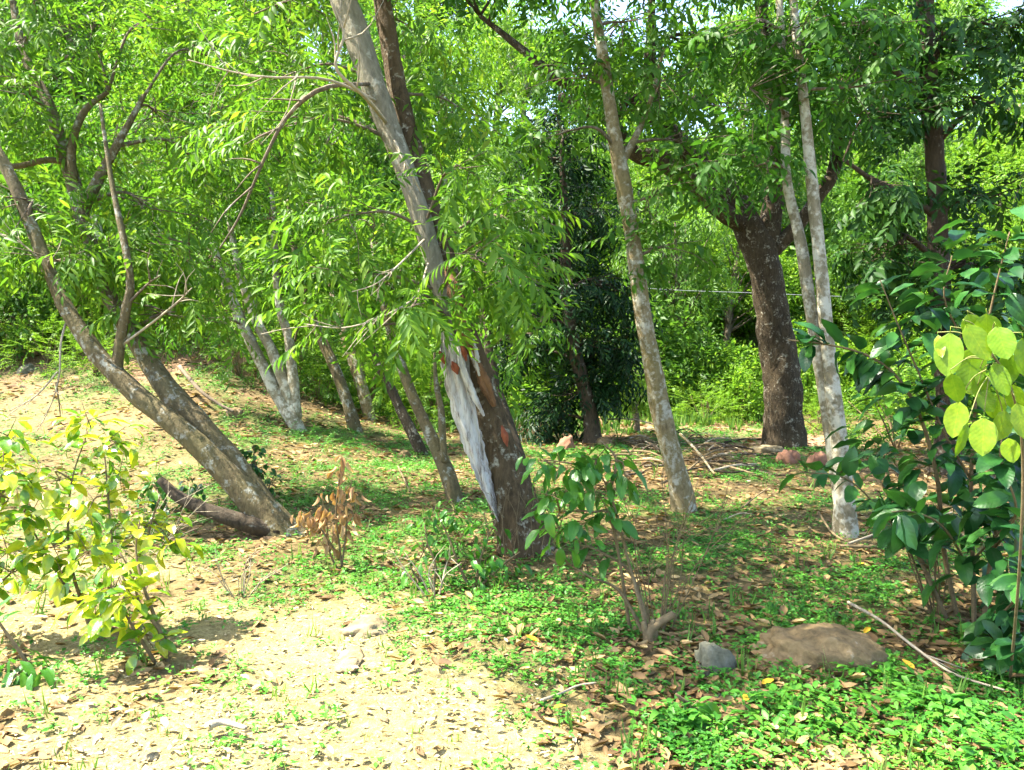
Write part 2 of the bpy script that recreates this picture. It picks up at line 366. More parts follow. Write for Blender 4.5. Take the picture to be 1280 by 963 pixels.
vsp = ramp(nt, vo.outputs['Color'], [(.55, (0, 0, 0)), (.8, (1, 1, 1))])
soil = mix_c(nt, math_n(nt, 'MULTIPLY', vsp, .55), soil, (.22, .15, .075))
c = mix_c(nt, sep.outputs[2], soil, earth)
c = mix_c(nt, math_n(nt, 'MULTIPLY', sep.outputs[1], .75), c, grn)
c = mix_c(nt, sep.outputs[0], c, sand)
b = nt.nodes.new('ShaderNodeBsdfPrincipled'); b.inputs['Roughness'].default_value = .95; b.inputs['Specular IOR Level'].default_value = .15
nt.links.new(c, b.inputs['Base Color'])
bp = nt.nodes.new('ShaderNodeBump'); bp.inputs['Strength'].default_value = .8; bp.inputs['Distance'].default_value = .03
nt.links.new(math_n(nt, 'ADD', f, math_n(nt, 'MULTIPLY', n1.outputs[0], .8)), bp.inputs['Height']); nt.links.new(bp.outputs[0], b.inputs['Normal'])
nt.links.new(b.outputs[0], out.inputs[0])
me = np_mesh('ground', np.stack([X, Y, Z], -1).reshape(-1, 3), Fg, gm)
ca = me.color_attributes.new('soil', 'FLOAT_COLOR', 'POINT')
far_green = sstep(15, 18, Y) * .9
cc = np.stack([sandy(X, Y), np.maximum(greeny(X, Y), far_green), earthy(X, Y), np.ones_like(X)], -1).reshape(-1).astype(np.float32)
ca.data.foreach_set('color', cc)
g_o = link('ground', me); tag(g_o, 'leaf-strewn forest floor with a pale sandy path', 'ground', kind='structure')

# ------------------------------------------------------------------ leaves and sprays
LEAF2 = (np.array([[0, 0, 0], [.45, -.5, .05], [1, 0, -.10], [.45, .5, .05]], float), np.array([[0, 1, 2], [0, 2, 3]]))
LEAF6 = (np.array([[0, 0, 0], [.3, -.45, .05], [.3, 0, 0.0], [.3, .45, .05], [.66, -.38, .0], [.66, 0, -.05], [.66, .38, .0], [1, 0, -.16]], float),
         np.array([[0, 1, 2], [0, 2, 3], [1, 4, 5], [1, 5, 2], [2, 5, 6], [2, 6, 3], [4, 7, 5], [5, 7, 6]]))
def frames(d, up):
    ex = nrm(d); ey = nrm(np.cross(up, ex)); ez = np.cross(ex, ey); return np.stack([ex, ey, ez], -2)      # rows ex,ey,ez
def place(tpl, o, R, ln, wd):
    T, Fc = tpl; n = len(o); m = len(T)
    S = np.stack([T[None, :, 0] * ln[:, None], T[None, :, 1] * wd[:, None], T[None, :, 2] * ln[:, None]], -1)
    V = o[:, None] + np.einsum('nmk,nkj->nmj', S, R)
    Ff = Fc[None] + (np.arange(n) * m)[:, None, None]
    return V.reshape(-1, 3), Ff.reshape(-1, Fc.shape[1])
def strip(c, w):
    """thin three sided stalk along points c"""
    v, f = tube(c, np.linspace(w, w * .4, len(c)), n=len(c), sides=3)
    return v, np.vstack([f[:, [0, 1, 2]], f[:, [0, 2, 3]]])
def spray_tpl(seed, n=11, L=.42, leaf=.11, wid=.03, tpl=LEAF2, droop=.35, spread=.75, stalk=True, hang=.5, tip=True):
    r = np.random.default_rng(seed); t = np.linspace(.22, 1, n); bend = r.normal(0, .12)
    c = np.stack([t * L, bend * L * t ** 2, -droop * L * t ** 2], -1)
    tan = nrm(np.gradient(c, axis=0)); side = np.where(np.arange(n) % 2 == 0, 1., -1.)[:, None]
    lat = nrm(np.cross(np.array([0, 0, 1.]), tan)) * side
    d = lat * spread + tan * .55 + np.array([0, 0, -hang]) + r.normal(0, .16, (n, 3))
    if tip: d[-1] = tan[-1] + np.array([0, 0, -.3])
    up = np.array([0, 0, 1.]) + tan * .3 + r.normal(0, .22, (n, 3))
    ln = leaf * (1 - .35 * np.abs(t - .6)) * r.uniform(.75, 1.15, n); wd = ln * wid / leaf * r.uniform(.85, 1.15, n)
    parts = [place(tpl, c, frames(d, up), ln, wd)]
    if stalk: parts.append(strip(np.vstack([[0, 0, 0], c[::2]]), .003))
    return cat_meshes(parts)
def clump_tpl(seed, n=14, R=.3, leaf=.16, wid=.07):
    r = np.random.default_rng(seed); p = nrm(r.normal(0, 1, (n, 3))) * R * r.uniform(.25, 1, (n, 1)) * np.array([1, 1, .7])
    d = nrm(p) + r.normal(0, .5, (n, 3)) + np.array([0, 0, -.25]); up = np.array([0, 0, 1.]) + r.normal(0, .45, (n, 3))
    ln = leaf * r.uniform(.7, 1.25, n)
    return place(LEAF2, p, frames(d, up), ln, ln * wid / leaf * r.uniform(.85, 1.15, n))
SPRAY = {
    'pinnate': [spray_tpl(s, 12, .42, .125, .034, LEAF6, .45, .7) for s in range(6)],
    'pinnate_lo': [spray_tpl(s + 20, 10, .42, .13, .038, LEAF2, .4, .75, False) for s in range(6)],
    'broad': [spray_tpl(s + 40, 8, .34, .14, .055, LEAF2, .3, .8, False) for s in range(6)],
    'broad_hi': [spray_tpl(s + 50, 7, .30, .13, .055, LEAF6, .3, .8, True) for s in range(6)],
    'feather': [spray_tpl(s + 60, 16, .38, .075, .018, LEAF2, .25, .9, False, .15) for s in range(5)],
    'hang': [spray_tpl(s + 80, 9, .30, .16, .045, LEAF2, .5, .55, False, .9) for s in range(5)],
    'clump': [clump_tpl(s + 100) for s in range(5)],
    'bigclump': [clump_tpl(s + 120, 16, .55, .30, .14) for s in range(5)],
}
def spray_mesh(kind, O, D, S, r, ofs=(0, 0, 0), upj=.3):
    """join transformed spray templates into one vertex/face array"""
    T = SPRAY[kind]; n = len(O); which = r.integers(0, len(T), n)
    R = frames(D, np.array([0, 0, 1.]) + r.normal(0, upj, (n, 3))); parts = []
    for k in range(len(T)):
        i = np.where(which == k)[0]
        if len(i) == 0: continue
        V, Fc = T[k]
        W = O[i][:, None] + S[i][:, None, None] * np.einsum('mk,nkj->nmj', V, R[i]) - np.asarray(ofs)
        parts.append((W.reshape(-1, 3), (Fc[None] + (np.arange(len(i)) * len(V))[:, None, None]).reshape(-1, 3)))
    return cat_meshes(parts)
def mat4(o, R, s):
    m = np.eye(4); m[:3, :3] = R.T * s; m[:3, 3] = o; return Matrix(m.tolist())
_spray_cache = {}
def spray_objects(root, base, kind, O, D, S, mat, r, name='leaf_spray', upj=.3):
    T = SPRAY[kind]; R = frames(D, np.array([0, 0, 1.]) + r.normal(0, upj, (len(O), 3)))
    for i in range(len(O)):
        k = int(r.integers(0, len(T))); key = (kind, k, mat.name)
        if key not in _spray_cache: _spray_cache[key] = np_mesh(name, *T[k], mat)
        o = link(name, _spray_cache[key], root); o.matrix_local = mat4(O[i] - base, R[i], float(S[i]))

# ------------------------------------------------------------------ trees
class Tree:
    def __init__(s, name, label, base, seed, group=None, cat='tree'):
        s.base = np.array(base, float); s.r = np.random.default_rng(seed); s.seed = seed
        s.root = empty(name, base, label, cat, group); s.sk = []; s.O, s.D, s.S = [], [], []
    def stem(s, pts, rad, mat, name='trunk', sides=14, rough=.28, flare=None, n=None, label=None, skel=True):
        pts = np.array(pts, float)
        L = np.linalg.norm(np.diff(pts, axis=0), axis=1).sum()
        n = n or int(max(8, min(70, L * 14)))
        v, f = tube(pts, rad, n, sides, rough, s.seed, flare, s.base)
        o = link(name, np_mesh(name, v, f, M[mat]), s.root)
        if label: o['label'] = label
        if skel:
            q = catmull(pts, 24); rr = np.interp(np.linspace(0, 1, 24), np.linspace(0, 1, len(rad)), rad)
            s.sk.append((q, rr))
        return o
    def blob(s, c, rad, twigs=7, per=5, limb_r=.03, mat='twig', size=1.0, spread=.8, limb=True, droop=-.15, up=.0):
        """a limb from the nearest skeleton point to the clump centre, twigs through the clump, sprays along the twigs"""
        c = np.array(c, float); rad = np.broadcast_to(np.array(rad, float), 3); r = s.r
        best = None
        for q, rr in s.sk:
            d = np.linalg.norm(q - c, axis=1) + np.maximum(0, q[:, 2] - c[2]) * 1.2
            k = int(d.argmin())
            if best is None or d[k] < best[0]: best = (d[k], q[k], rr[k])
        st = best[1]; r0 = min(best[2] * .75, limb_r); mid = (st + c) / 2 + r.normal(0, .12, 3) * best[0] * .5 + np.array([0, 0, .12 * best[0]])
        path = catmull(np.array([st, mid, c + r.normal(0, .1, 3) * rad]), 9); parts = []
        if limb: parts.append(tube(path, np.linspace(r0, max(.006, r0 * .3), 9), 12, 6, .2, s.seed, None, s.base))
        for i in range(twigs):
            a = path[r.integers(4, 9)]; dr = nrm(r.normal(0, 1, 3) * np.array([1, 1, .8])); e = c + dr * rad * r.uniform(.55, 1.0)
            e[2] += up
            m2 = (a + e) / 2 + r.normal(0, .1, 3) * rad; tw = catmull(np.array([a, m2, e]), 6)
            if limb: parts.append(tube(tw, np.linspace(max(.004, r0 * .3), .0025, 6), 6, 4, 0, 0, None, s.base))
            t = r.uniform(.2, 1.0, per); ii = t * 5; k = np.minimum(ii.astype(int), 4)
            o = tw[k] + (tw[k + 1] - tw[k]) * (ii - k)[:, None]
            d = nrm(e - a)[None] * .6 + nrm(r.normal(0, 1, (per, 3))) * spread + np.array([0, 0, droop])
            s.O.append(o); s.D.append(nrm(d)); s.S.append(size * r.uniform(.7, 1.2, per))
        if parts:
            v, f = cat_meshes(parts); link('branch', np_mesh('branch', v, f, M[mat]), s.root)
    def bare(s, pts, r0, mat='twig_pale', kids=5, klen=.35, name='branch', seed=1):
        """leafless branch with side twigs"""
        r = np.random.default_rng(s.seed * 31 + seed); q = catmull(np.array(pts, float), 14)
        parts = [tube(q, np.linspace(r0, r0 * .3, 14), 18, 6, .15, seed, None, s.base)]
        for i in range(kids):
            k = r.integers(4, 13); d = nrm(q[k] - q[k - 1]) + r.normal(0, .6, 3); L = klen * r.uniform(.4, 1.2)
            e = q[k] + nrm(d) * L; m = (q[k] + e) / 2 + r.normal(0, .08, 3) * L
            parts.append(tube(np.array([q[k], m, e]), [r0 * .4, r0 * .3, .0015], 6, 4, 0, 0, None, s.base))
        v, f = cat_meshes(parts); return link(name, np_mesh(name, v, f, M[mat]), s.root)
    def crown(s, mat, lo, hi=None, nobj=0, name='crown'):
        O = np.concatenate(s.O); D = np.concatenate(s.D); S = np.concatenate(s.S); keep = np.ones(len(O), bool)
        if nobj:
            u, v, f = to_px(O + D * .2); vis = np.where((u > -10) & (u < 1290) & (v > -10) & (v < 963))[0]
            pick = vis[np.argsort(f[vis])][:nobj]; keep[pick] = False
            spray_objects(s.root, s.base, hi or lo, O[pick], D[pick], S[pick], M[mat], s.r)
        if keep.any():
            v, f = spray_mesh(lo, O[keep], D[keep], S[keep], s.r, s.base)
            o = link(name, np_mesh(name, v, f, M[mat]), s.root); o['kind'] = 'stuff'
def px_path(pts): return [P(u, v, d) for u, v, d in pts]
def base_at(u, v, sink=.12):
    g = G(u, v); return g, g - np.array([0, 0, sink])
def px_r(px, d): return px * d / F / 2

# ---- the big leaning tree with the split trunk
g, b0 = base_at(657, 690); d0 = g[1]
t = Tree('leaning_tree', 'big leaning tree with a split brown trunk showing bare white wood', g, 11)
main_trunk = t.stem([b0] + px_path([(652, 668, d0), (638, 620, d0 + .03), (622, 560, d0 + .06), (603, 490, d0 + .10), (584, 428, d0 + .15), (567, 370, d0 + .2), (548, 300, d0 + .3), (524, 225, d0 + .4), (506, 150, d0 + .5), (488, 60, d0 + .65), (470, -60, d0 + .8), (455, -260, d0 + 1.0)]),
       [.20, .185, .165, .135, .115, .10, .085, .08, .085, .08, .07, .06, .045], 'bark_main', 'trunk', 22, .32, (.30, .05), 90)
t.stem(px_path([(600, 520, d0 + .05), (588, 480, d0 + .05), (576, 440, d0 + .05), (564, 405, d0 + .05), (551, 360, d0 + .06), (535, 300, d0 + .1), (510, 225, d0 + .2), (475, 130, d0 + .3), (445, 45, d0 + .4), (420, -30, d0 + .5), (380, -200, d0 + .7)]),
       [.03, .045, .055, .062, .068, .07, .075, .085, .095, .095, .07], 'bark_grey', 'stem', 18, .30, None, 70)
# bare white wood exposed on the left of the trunk, with a long crack and torn edges
def ribbon(path, wid, thick, seed, n=40, across=9, ofs=(0, 0, 0), toward=np.array([0, -1., .1])):
    c = catmull(np.array(path, float), n); T = nrm(np.gradient(c, axis=0)); W = catmull(np.array(wid)[:, None].repeat(2, 1), n)[:, 0]
    Bn = nrm(np.cross(T, toward)); Nn = np.cross(Bn, T); Nn *= np.sign((Nn @ toward))[:, None]
    a = np.linspace(-1, 1, across); s = np.linspace(0, 6, n)[:, None]
    jag = 1 + .25 * (vnoise(s * 6 + seed, a[None] * 0 + seed) - .5)
    prof = np.sqrt(np.maximum(0, 1 - a ** 2))[None] * thick + (fbm(a[None] * 3 + seed + s * .3, s * .8 + seed, 3) - .5) * thick * .9 - thick * .55 * sstep(.6, .85, vnoise(a[None] * 4.5 + seed * 3 + s * .25, s * .5 + seed))
    front = c[:, None] + Bn[:, None] * (a[None] * jag * W[:, None] * .5)[..., None] + Nn[:, None] * prof[..., None]
    back = c[:, None] + Bn[:, None] * (a[None] * jag * W[:, None] * .42)[..., None] - Nn[:, None] * thick * .6
    V = np.concatenate([front.reshape(-1, 3), back.reshape(-1, 3)]) - np.asarray(ofs); I = np.arange(n * across).reshape(n, across); J = I + n * across
    q = lambda A: np.stack([A[:-1, :-1], A[:-1, 1:], A[1:, 1:], A[1:, :-1]], -1).reshape(-1, 4)
    e1 = np.stack([I[:-1, 0], I[1:, 0], J[1:, 0], J[:-1, 0]], -1); e2 = np.stack([I[:-1, -1], J[:-1, -1], J[1:, -1], I[1:, -1]], -1)
    return V, np.vstack([q(I), q(J)[:, ::-1], e1, e2])
def rib(t, name, px, wid, thick, mat, seed, label=None, n=40):
    v, f = ribbon(px_path(px), [px_r(w * 2, px[0][2]) for w in wid], thick, seed, n, 17, t.base)
    o = link(name, np_mesh(name, v, f, M[mat]), main_trunk)
    if label: o['label'] = label
    return o
dd = d0 - .11
rib(t, 'bare_wood', [(623, 650, dd + .01), (606, 600, dd), (590, 550, dd), (576, 500, dd), (565, 455, dd), (558, 415, dd + .04)], [3, 18, 26, 29, 27, 14], .05, 'bare_wood', 3, 'long strip of bare whitish wood', 60)
rib(t, 'bare_wood', [(605, 520, dd - .035), (590, 490, dd - .05), (577, 455, dd - .05), (572, 425, dd - .03)], [3, 9, 9, 5], .02, 'bare_wood', 8)
rib(t, 'bare_wood', [(600, 470, dd + .0), (592, 440, dd - .0), (585, 412, dd + .03)], [5, 12, 4], .02, 'bare_wood', 9)
rib(t, 'torn_bark', [(594, 455, dd + .02), (584, 425, dd - .01), (576, 400, dd - .02), (568, 365, dd + .03), (558, 335, dd + .12)], [6, 14, 20, 18, 8], .03, 'torn_bark', 5, 'torn orange-brown bark hanging round the split')
rib(t, 'torn_bark', [(618, 508, dd + .03), (606, 480, dd - .0), (596, 450, dd + .0)], [6, 16, 6], .02, 'torn_bark', 6)
for (u, v, h, w, sd) in [(553, 447, 16, 8, 1), (569, 460, 16, 10, 2), (580, 440, 22, 7, 4), (631, 545, 26, 9, 5)]:
    rib(t, 'cut_scar', [(u + 3, v + h * .5, dd - .055), (u, v, dd - .065), (u - 4, v - h * .5, dd - .055)], [2, w, 2], .012, 'raw_wood', sd, n=12)
# creeper stalks round the foot
for k in range(7):
    u = 622 + k * 9
    t.bare(px_path([(u, 690 + (k % 3) * 6, d0 - .22), (u + 6 - 9 * (k % 2), 650, d0 - .21), (u - 10 + 12 * (k % 2), 615, d0 - .20)]), .004, 'twig', 2, .12, 'creeper', k)
for c_, rd, tw, per in [((575, 205, 5.3), (.35, .4, .2), 5, 4), ((600, 325, 5.0), (.4, .35, .3), 8, 5), ((435, 280, 5.6), (.5, .4, .35), 8, 4), ((430, 350, 5.4), (.5, .4, .22), 6, 4),
                        ((630, 260, 5.6), (.3, .4, .3), 5, 4), ((580, 130, 6.6), (.5, .4, .4), 8, 5), ((375, 150, 6.0), (.55, .5, .4), 9, 5), ((350, 90, 6.2), (.7, .5, .4), 9, 5),
                        ((515, 385, 4.9), (.22, .3, .10), 4, 4), ((635, 350, 5.2), (.28, .3, .2), 4, 3), ((500, 40, 6.8), (.6, .4, .4), 8, 5), ((330, 180, 6.6), (.6, .5, .4), 8, 5), ((340, 15, 6.4), (.6, .5, .4), 8, 5), ((440, 400, 5.6), (.45, .4, .2), 6, 4), ((600, 250, 6.4), (.5, .5, .3), 7, 4)]:
    t.blob(P(*c_), rd, tw, per, .014, 'bark_young')
for c_ in [(-1.3, 6.6, 5.4), (-.6, 6.2, 5.8), (-1.9, 7.2, 5.6), (-.1, 6.6, 6.3), (-1.0, 7.3, 6.6), (-1.8, 6.8, 6.8), (.5, 7.2, 5.6), (-.4, 7.6, 7.2)]:
    t.blob(c_, (.9, .8, .5), 7, 4, .04, 'bark_grey', 1.2)
for c_ in [(-1.3, 4.9, 4.9), (-.7, 4.4, 5.0), (-1.9, 4.7, 5.3), (-.2, 5.2, 4.8), (-1.0, 5.6, 5.4), (-.5, 3.9, 5.5), (-1.5, 4.2, 5.8), (-2.2, 3.9, 5.0), (-1.6, 3.8, 5.3), (-2.6, 3.7, 5.4), (-1.2, 4.0, 4.9), (-2.0, 4.4, 4.7)]:  # unseen clumps overhead, added to shade the right foreground
    t.blob(c_, (.65, .55, .35), 9, 5, .035, 'bark_grey', 1.1)
t.bare(px_path([(484, 155, d0 + .27), (455, 120, 5.2), (420, 85, 5.0), (430, 40, 5.0), (408, -10, 5.0)]), .016, 'twig_pale', 6, .4, seed=2)
t.bare(px_path([(474, 128, d0 + .3), (410, 100, 5.2), (340, 97, 5.0), (290, 90, 5.0), (235, 75, 5.0)]), .011, 'twig_pale', 6, .4, seed=3)
t.bare(px_path([(490, 172, d0 + .22), (508, 205, d0 + .02), (526, 240, d0 + .05)]), .018, 'twig_pale', 2, .2, seed=4)
t.bare(px_path([(466, 105, d0 + .33), (405, 110, 5.3), (360, 145, 5.3), (330, 200, 5.3), (300, 270, 5.4), (275, 310, 5.4)]), .018, 'bark_young', 5, .4, seed=5)
t.bare(px_path([(535, 330, 5.5), (520, 370, 5.2), (480, 395, 5.0), (430, 410, 5.0), (380, 405, 5.1)]), .009, 'twig_pale', 8, .3, seed=6)
t.bare(px_path([(530, 300, 5.5), (500, 330, 5.1), (470, 355, 5.0), (440, 365, 5.0)]), .008, 'twig_pale', 6, .25, seed=7)
t.bare(px_path([(560, 330, 5.6), (610, 300, 5.4), (650, 330, 5.3), (690, 325, 5.3)]), .009, 'twig', 5, .25, seed=8)
t.crown('leaf_main', 'pinnate_lo', 'pinnate', 280)

# ---- the low forked tree leaning left
g, b0 = base_at(362, 668); d0 = g[1]
t = Tree('forked_tree', 'lichen-spotted tree leaning far over with two parallel stems and a low limb', g, 12)
t.stem([b0] + px_path([(342, 655, d0), (302, 612, d0), (264, 572, d0 + .02), (222, 534, d0 + .04), (180, 501, d0 + .08), (142, 466, d0 + .12), (112, 430, d0 + .15), (85, 390, d0 + .2), (64, 345, d0 + .3), (42, 290, d0 + .4), (8, 210, d0 + .5), (-40, 130, d0 + .7), (-90, 20, d0 + .9)]),
       [.16, .135, .10, .085, .08, .076, .07, .062, .058, .054, .05, .045, .04, .03], 'bark_left', 'trunk', 18, .3, (.25, .05), 80)
t.stem(px_path([(342, 652, d0 + .05), (308, 602, d0 + .10), (268, 552, d0 + .18), (220, 500, d0 + .28), (191, 460, d0 + .38), (168, 424, d0 + .45), (136, 370, d0 + .6), (115, 310, d0 + .8), (100, 262, d0 + 1.0), (88, 215, d0 + 1.2), (60, 130, d0 + 1.3), (28, 60, d0 + 1.5), (10, -40, d0 + 1.8)]),
       [.10, .10, .098, .092, .08, .07, .062, .06, .062, .06, .05, .04, .025], 'bark_left', 'stem', 16, .3, None, 70)
t.stem(px_path([(350, 664, d0 - .05), (310, 654, d0 - .1), (265, 640, d0 - .1), (225, 622, d0 - .05), (200, 600, d0)]), [.085, .068, .052, .045, .03], 'bark_shadow', 'low_limb', 12, .3, None, 28, 'low limb coloured dark for shade, running close above the ground')  # limb lies in sun; its shade is put into the bark colour
t.stem(px_path([(146, 470, d0 + .15), (150, 430, d0 + .15), (158, 385, d0 + .15), (162, 340, d0 + .2), (140, 230, d0 + .4), (125, 130, d0 + .6)]), [.045, .04, .035, .03, .02, .012], 'bark_left', 'branch', 10, .25, None, 30)
t.stem(px_path([(102, 268, d0 + 1.0), (128, 215, d0 + 1.1), (150, 175, d0 + 1.1), (180, 120, d0 + 1.2)]), [.05, .045, .035, .02], 'bark_left', 'branch', 10, .25, None, 24)
t.stem(px_path([(92, 225, d0 + 1.1), (90, 185, d0 + 1.1), (105, 140, d0 + 1.1), (135, 115, d0 + 1.2)]), [.04, .035, .03, .02], 'bark_left', 'branch', 10, .25, None, 24)
t.stem(px_path([(90, 205, d0 + 1.2), (60, 200, d0 + 1.1), (15, 208, d0 + 1.0), (-40, 200, d0 + 1.0)]), [.03, .028, .024, .015], 'bark_left', 'branch', 10, .25, None, 24)
t.bare(px_path([(82, 405, d0 + .2), (76, 430, d0 + .1), (74, 470, d0), (66, 500, d0), (55, 525, d0)]), .011, 'twig_pale', 3, .25, seed=1)
t.bare(px_path([(72, 465, d0), (45, 495, d0 - .1), (10, 515, d0 - .2)]), .008, 'twig_pale', 4, .25, seed=2)
t.bare(px_path([(70, 478, d0), (74, 505, d0), (76, 530, d0)]), .008, 'twig', 1, .1, seed=3)
t.bare(px_path([(155, 430, d0 + .15), (195, 400, d0 + .1), (225, 375, d0), (240, 360, d0)]), .012, 'twig_pale', 5, .3, seed=4)
t.bare(px_path([(160, 380, d0 + .15), (185, 355, d0 + .1), (200, 345, d0)]), .012, 'bark_young', 4, .25, seed=5)
t.bare(px_path([(60, 345, d0 + .3), (50, 325, d0 + .2), (20, 300, d0 + .2), (-10, 290, d0 + .2)]), .01, 'twig_pale', 6, .3, seed=6)
for c_, rd, tw, per in [((60, 320, 6.4), (.6, .5, .25), 7, 5), ((130, 300, 6.8), (.6, .5, .35), 8, 5), ((40, 250, 6.6), (.5, .5, .4), 8, 5), ((200, 260, 7.4), (.6, .6, .45), 9, 5), ((30, 120, 7.2), (.6, .6, .5), 9, 5),
                        ((120, 60, 7.6), (.7, .6, .5), 9, 5), ((200, 140, 7.6), (.7, .6, .5), 10, 5), ((270, 60, 8.0), (.7, .7, .5), 9, 5), ((180, 340, 7.0), (.5, .5, .3), 7, 5), ((230, 390, 6.8), (.55, .5, .2), 7, 4),
                        ((40, 20, 7.4), (.7, .6, .5), 9, 5), ((190, 10, 7.8), (.7, .6, .5), 9, 5), ((90, 180, 7.6), (.6, .6, .4), 8, 5), ((270, 200, 7.8), (.6, .6, .5), 8, 5), ((250, 310, 7.4), (.5, .5, .35), 8, 5)]:
    t.blob(P(*c_), rd, tw, per, .022, 'bark_young', 1.0)
for c_ in [(-4.6, 7.6, 5.4), (-3.6, 8.0, 5.7), (-5.2, 8.2, 5.2), (-4.0, 8.6, 6.3)]:
    t.blob(c_, (.9, .8, .5), 8, 4, .03, 'bark_young', 1.2)
t.crown('leaf_main', 'pinnate_lo', 'pinnate', 260)

# ---- slender lichen tree in the middle
g, b0 = base_at(857, 640); d0 = g[1]
t = Tree('slender_tree', 'single slender tree with pale lichen bark and a mossy brown foot', g, 13)
t.stem([b0] + px_path([(853, 622, d0), (843, 580, d0), (829, 525, d0), (818, 470, d0), (806, 405, d0), (796, 340, d0), (787, 275, d0), (775, 210, d0), (764, 140, d0), (752, 60, d0 + .05), (740, -20, d0 + .1), (725, -220, d0 + .2)]),
       [.105, .098, .09, .088, .082, .077, .072, .065, .068, .055, .045, .035, .02], 'bark_slender', 'trunk', 16, .25, (.2, .05), 80)
t.stem(px_path([(776, 205, d0), (795, 170, d0 + .1), (812, 130, d0 + .2), (830, 60, d0 + .3)]), [.04, .03, .022, .012], 'bark_slender', 'branch', 8, .2, None, 20)
for c_, rd, tw, per in [((690, 170, 7.0), (.5, .5, .35), 7, 4), ((840, 240, 7.0), (.55, .5, .4), 9, 5), ((720, 90, 7.2), (.6, .5, .45), 10, 5), ((830, 110, 7.2), (.6, .5, .45), 10, 5), ((780, 30, 7.2), (.7, .5, .5), 11, 5),
                        ((840, 310, 7.0), (.4, .4, .3), 6, 4), ((880, 180, 7.2), (.5, .5, .4), 8, 4)]:
    t.blob(P(*c_), rd, tw, per, .018, 'bark_young', .9)
for c_ in [(.4, 7.4, 5.2), (1.4, 7.2, 5.2), (.9, 7.6, 6.0), (-.5, 8.4, 5.9), (.3, 8.8, 6.2), (-1.4, 8.8, 6.1)]:  # crown top; the clumps further left and back are unseen, added as ground shade
    t.blob(c_, (.8, .8, .5), 9, 5, .025, 'bark_young')
t.crown('leaf_mid', 'pinnate_lo', 'broad_hi', 160)

# ---- twin pale stems on the right
g, b0 = base_at(1058, 670); d0 = g[1]
t = Tree('twin_stem_tree', 'pair of thin pale stems rising from one brown foot among dry sticks', g, 14)
t.stem([b0] + px_path([(1056, 650, d0), (1055, 610, d0), (1050, 560, d0), (1043, 500, d0), (1036, 440, d0), (1029, 370, d0), (1022, 300, d0), (1014, 220, d0), (1004, 120, d0), (994, 30, d0 + .1), (985, -120, d0 + .2)]),
       [.105, .088, .072, .066, .06, .055, .05, .047, .043, .038, .032, .02], 'bark_pale', 'trunk', 16, .22, (.25, .05), 70, 'white-blotched straight stem')
t.stem(px_path([(1052, 640, d0 + .03), (1043, 570, d0 + .06), (1033, 500, d0 + .08), (1022, 440, d0 + .1), (1011, 370, d0 + .1), (1000, 300, d0 + .1), (984, 230, d0 + .1), (981, 150, d0 + .15), (977, 60, d0 + .2), (972, -40, d0 + .3)]),
       [.05, .058, .055, .05, .048, .043, .036, .034, .03, .022], 'bark_pale', 'stem', 14, .22, None, 60, 'greyer stem leaning slightly away')
for c_, rd, tw, per in [((960, 120, 6.2), (.5, .5, .4), 9, 5), ((1080, 110, 6.2), (.5, .5, .35), 8, 5), ((1010, 40, 6.3), (.6, .5, .45), 10, 5), ((920, 40, 6.4), (.5, .5, .4), 9, 5), ((1100, 30, 6.3), (.5, .5, .4), 8, 5), ((900, 200, 6.4), (.4, .4, .3), 6, 4), ((940, 200, 6.2), (.35, .4, .3), 5, 4)]:
    t.blob(P(*c_), rd, tw, per, .014, 'bark_young', .85)
for c_ in [(1.6, 6.6, 4.7), (2.6, 6.6, 4.6), (2.1, 6.2, 5.3), (.6, 4.9, 4.6), (1.2, 5.3, 4.9), (.2, 5.5, 5.1), (1.1, 4.5, 5.2)]:  # crown top, then unseen clumps towards the camera, added to shade the glossy shrub
    t.blob(c_, (.7, .6, .4), 8, 5, .02, 'bark_young')
t.crown('leaf_canopy', 'pinnate_lo', 'broad_hi', 140)

# ---- thick dark tree behind
g, b0 = base_at(981, 560); d0 = g[1]
t = Tree('broad_tree', 'thick dark-barked tree with heavy crooked limbs beside the bare earth', g, 15)
t.stem([b0 - np.array([0, 0, .1])] + px_path([(980, 545, d0), (979, 500, d0), (974, 450, d0), (967, 400, d0), (958, 350, d0), (948, 310, d0), (930, 275, d0), (905, 235, d0), (878, 205, d0), (850, 180, d0 - .2), (820, 140, d0 - .4), (812, 60, d0 - .4)]),
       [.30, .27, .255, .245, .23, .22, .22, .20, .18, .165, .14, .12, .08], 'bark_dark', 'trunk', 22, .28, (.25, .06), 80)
t.stem(px_path([(952, 330, d0), (962, 285, d0), (968, 240, d0), (972, 190, d0), (968, 130, d0), (955, 60, d0 + .2), (950, -40, d0 + .4)]), [.15, .15, .14, .13, .12, .10, .08], 'bark_dark', 'limb', 16, .28, None, 40)
t.stem(px_path([(960, 320, d0), (990, 290, d0 - .1), (1020, 250, d0 - .2), (1042, 215, d0 - .2), (1050, 165, d0 - .2), (1075, 90, d0)]), [.10, .10, .09, .085, .075, .05], 'bark_dark', 'limb', 14, .28, None, 36)
t.stem(px_path([(935, 285, d0), (900, 262, d0 - .3), (860, 225, d0 - .5), (825, 200, d0 - .6), (790, 190, d0 - .7), (760, 150, d0 - .8), (720, 132, d0 - .9), (700, 120, d0 - .9)]), [.12, .12, .13, .12, .10, .085, .075, .05], 'bark_dark', 'limb', 14, .28, None, 40)
t.stem(px_path([(830, 160, d0 - .4), (790, 125, d0 - .5), (740, 118, d0 - .6), (700, 100, d0 - .6), (650, 60, d0 - .5), (600, 20, d0 - .4)]), [.09, .08, .075, .07, .05, .03], 'bark_dark', 'limb', 12, .28, None, 36)
